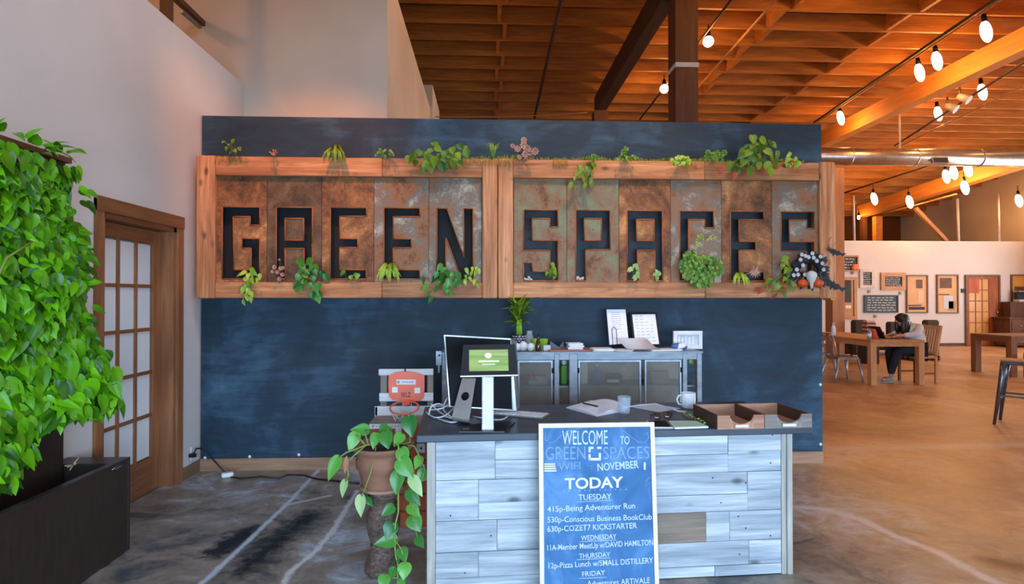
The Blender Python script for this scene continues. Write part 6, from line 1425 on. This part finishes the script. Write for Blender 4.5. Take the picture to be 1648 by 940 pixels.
# second table on the right
a = PZ(1632, 607, 0); ty0 = a.y; b = PZ(1575, 598, 0); ty1 = b.y+.1; tx0 = PY(1628, 600, ty0).x; tz = PY(1640, 541, ty0).z
T2 = thing('brown_wooden_table', 'brown wooden table at the right edge beyond the metal stool', 'table', (tx0+.7, (ty0+ty1)/2, 0))
MB().bx((tx0, ty0, tz-.05), (tx0+1.4, ty1, tz), .004).build('tabletop', 'table_dark', T2)
m_ = MB(); m_.bx((tx0+.01, ty0+.12, tz-.13), (tx0+.04, ty1-.12, tz-.051)); m_.bx((tx0+.12, ty0+.01, tz-.13), (tx0+1.28, ty0+.04, tz-.051)); m_.bx((tx0+.12, ty1-.04, tz-.13), (tx0+1.28, ty1-.01, tz-.051)); m_.build('apron', 'table_dark', T2)
for x in (tx0, tx0+1.28):
    for y in (ty0, ty1-.12): MB().bx((x, y, 0), (x+.12, y+.12, tz-.051), .004).build('leg', 'table_dark_z', T2)
WC2 = dup(WC, (tx0+.42, ty0-.22, 0), R(90), 'weathered slat back chair drawn up to the brown table at the right edge')
# metal bar stool
q = PZ(1601, 683, 0); SA = R(39); sz = .765; xh = Vector((math.cos(SA), math.sin(SA), 0)); yh = Vector((-math.sin(SA), math.cos(SA), 0)); c = q+(xh-yh)*.19; c.z = 0
ST = thing('metal_bar_stool', 'dark grey metal bar stool with wooden seat at the right edge', 'stool', c, SA); M_ = RM[ST.name]
MB(M_).bx((-.15, -.15, sz-.02), (.15, .15, sz), .01).build('seat', 'table_wood_y', ST)
MB(M_).bx((-.145, -.145, sz-.06), (.145, .145, sz-.021), .012).build('seat_frame', 'stool_metal', ST)
for sx_ in (-1, 1):
    for sy_ in (-1, 1):
        a = Vector((sx_*.115, sy_*.115, sz-.05)); b = Vector((sx_*.195, sy_*.195, 0)); MB(M_).tube([a, a*.75+b*.25, b], [.036, .028, .015], 8).build('leg', 'stool_metal', ST)
for (x0_, y0_, x1_, y1_, z) in ((-1, -1, 1, -1, .30), (-1, 1, 1, 1, .30), (-1, -1, -1, 1, .34), (1, -1, 1, 1, .34)):
    u = 1-z/sz; rx_ = .115+.08*u; MB(M_).bar((x0_*rx_, y0_*rx_, z), (x1_*rx_, y1_*rx_, z), .012, .02).build('footrest', 'stool_metal', ST)
# ------------------------------------------------------------------ light
def area(name, loc, rot, sx, sy, e, c):
    l = bpy.data.lights.new(name, 'AREA'); l.shape = 'RECTANGLE'; l.size = sx; l.size_y = sy; l.energy = e; l.color = lin(c)[:3]
    o = bpy.data.objects.new(name, l); C.objects.link(o); o.location = loc; o.rotation_euler = rot; return o
area('rear_window_light', (0.9, -4.4, 1.45), (R(90), 0, 0), 10, 2.6, 1350, (180, 216, 255))
area('overhead_cool_fill', (0.2, 2.0, 5.75), (0, 0, 0), 2.6, 1.6, 120, (190, 218, 255))  # added cool fill from above, brightens the desk top and floor
area('right_window_light', (16.7, 10, 2.2), (R(90), 0, R(90)), 10, 3, 640, (240, 240, 245))
area('right_window_light', (16.7, 0, 2.2), (R(90), 0, R(90)), 7, 3, 260, (225, 235, 250))
def pt(loc, e, r=.08, c=(255, 180, 98)):
    l = bpy.data.lights.new('bulb_light', 'POINT'); l.energy = e; l.shadow_soft_size = r; l.color = lin(c)[:3]
    o = bpy.data.objects.new('bulb_light', l); C.objects.link(o); o.location = loc
for c0, rr in LAMPS: pt(c0+Vector((0, 0, -rr[2]-.02)), 46 if rr[2] > .06 else 12)
# more of the hall's hanging lamps, above and behind the camera and beyond the frame
for x, y, z, e in ((-4.4, 3.5, 5.0, 60), (7, 4.2, 5.6, 40), (3.4, 6.0, 5.6, 40), (5.2, 7.5, 5.62, 30), (12, 7, 5.6, 12), (13, 11.5, 5.5, 15), (-.4, 6.6, 5.6, 12)): pt((x, y, z), e, .12)
def spot(loc, tgt, e, ang=50, c=(255, 150, 64)):
    l = bpy.data.lights.new('track_spot', 'SPOT'); l.energy = e; l.spot_size = R(ang); l.spot_blend = .8; l.shadow_soft_size = .06; l.color = lin(c)[:3]
    o = bpy.data.objects.new('track_spot', l); C.objects.link(o); o.location = loc
    o.rotation_euler = (Vector(tgt)-Vector(loc)).to_track_quat('-Z', 'Y').to_euler()
spot((-1.4, 3.0, 5.0), (-1.6, 5.0, 2.9), 420, 48); spot((1.2, 3.2, 5.1), (.8, 5.0, 2.9), 300, 60, (255, 190, 130)); spot((3.0, 3.4, 5.2), (2.6, 5.0, 2.8), 150, 50, (255, 190, 130))
w = bpy.data.worlds.new('world'); sc.world = w; w.use_nodes = True
w.node_tree.nodes['Background'].inputs[0].default_value = lin((200, 215, 235)); w.node_tree.nodes['Background'].inputs[1].default_value = .3
vs = sc.view_settings; vs.view_transform = 'Standard'; vs.look = 'None'; vs.exposure = 0.0; vs.gamma = 1; vs.use_curve_mapping = False

GROUPS = {'hanging_bulb': 'glowing bulbs hanging below the roof', 'spotlight': 'unlit spotlights on the track', 'wooden_column': 'posts holding the roof', 'roof_beam': 'long roof beams', 'steel_pole': 'pale poles above the far wall',
 'light_track': 'lighting tracks below the roof', 'conduit_pipe': 'pipes below the roof', 'pothos_vine': 'heart-leaved vines on the sign', 'spider_plant': 'drooping grassy plants on the sign', 'ghost_succulent': 'dusty pink succulents on the sign',
 'variegated_vine': 'lime vines on the lower ledge of the sign', 'variegated_plant': 'pale plants in the letter A of SPACES', 'red_leaf_vine': 'rust red leaves on the sign', 'pebble_cluster': 'stones in the sign letters', 'mini_pumpkin': 'small pumpkins at the wreath', 'paper_bat': 'paper bats at the sign corner',
 'letter_tray': 'wooden letter trays on the desk', 'white_stone': 'white stones on the cabinet', 'green_pot': 'lime green pots on the cabinet', 'metal_chair': 'metal chairs at the long table', 'slat_back_chair': 'wooden slat back chairs', 'armchair': 'dark armchairs by the far wall',
 'framed_chalkboard': 'framed chalkboards on the far wall', 'tall_picture': 'tall framed pictures on the far wall', 'wall_tag': 'small tags on the far wall', 'magazine_pile': 'paper piles on the cabinet', 'diagonal_brace': 'diagonal braces above the far wall'}
for ob in bpy.data.objects:
    k = ob.name.split('.')[0]
    if ob.parent is None and k in GROUPS and 'group' not in ob: ob['group'] = GROUPS[k]
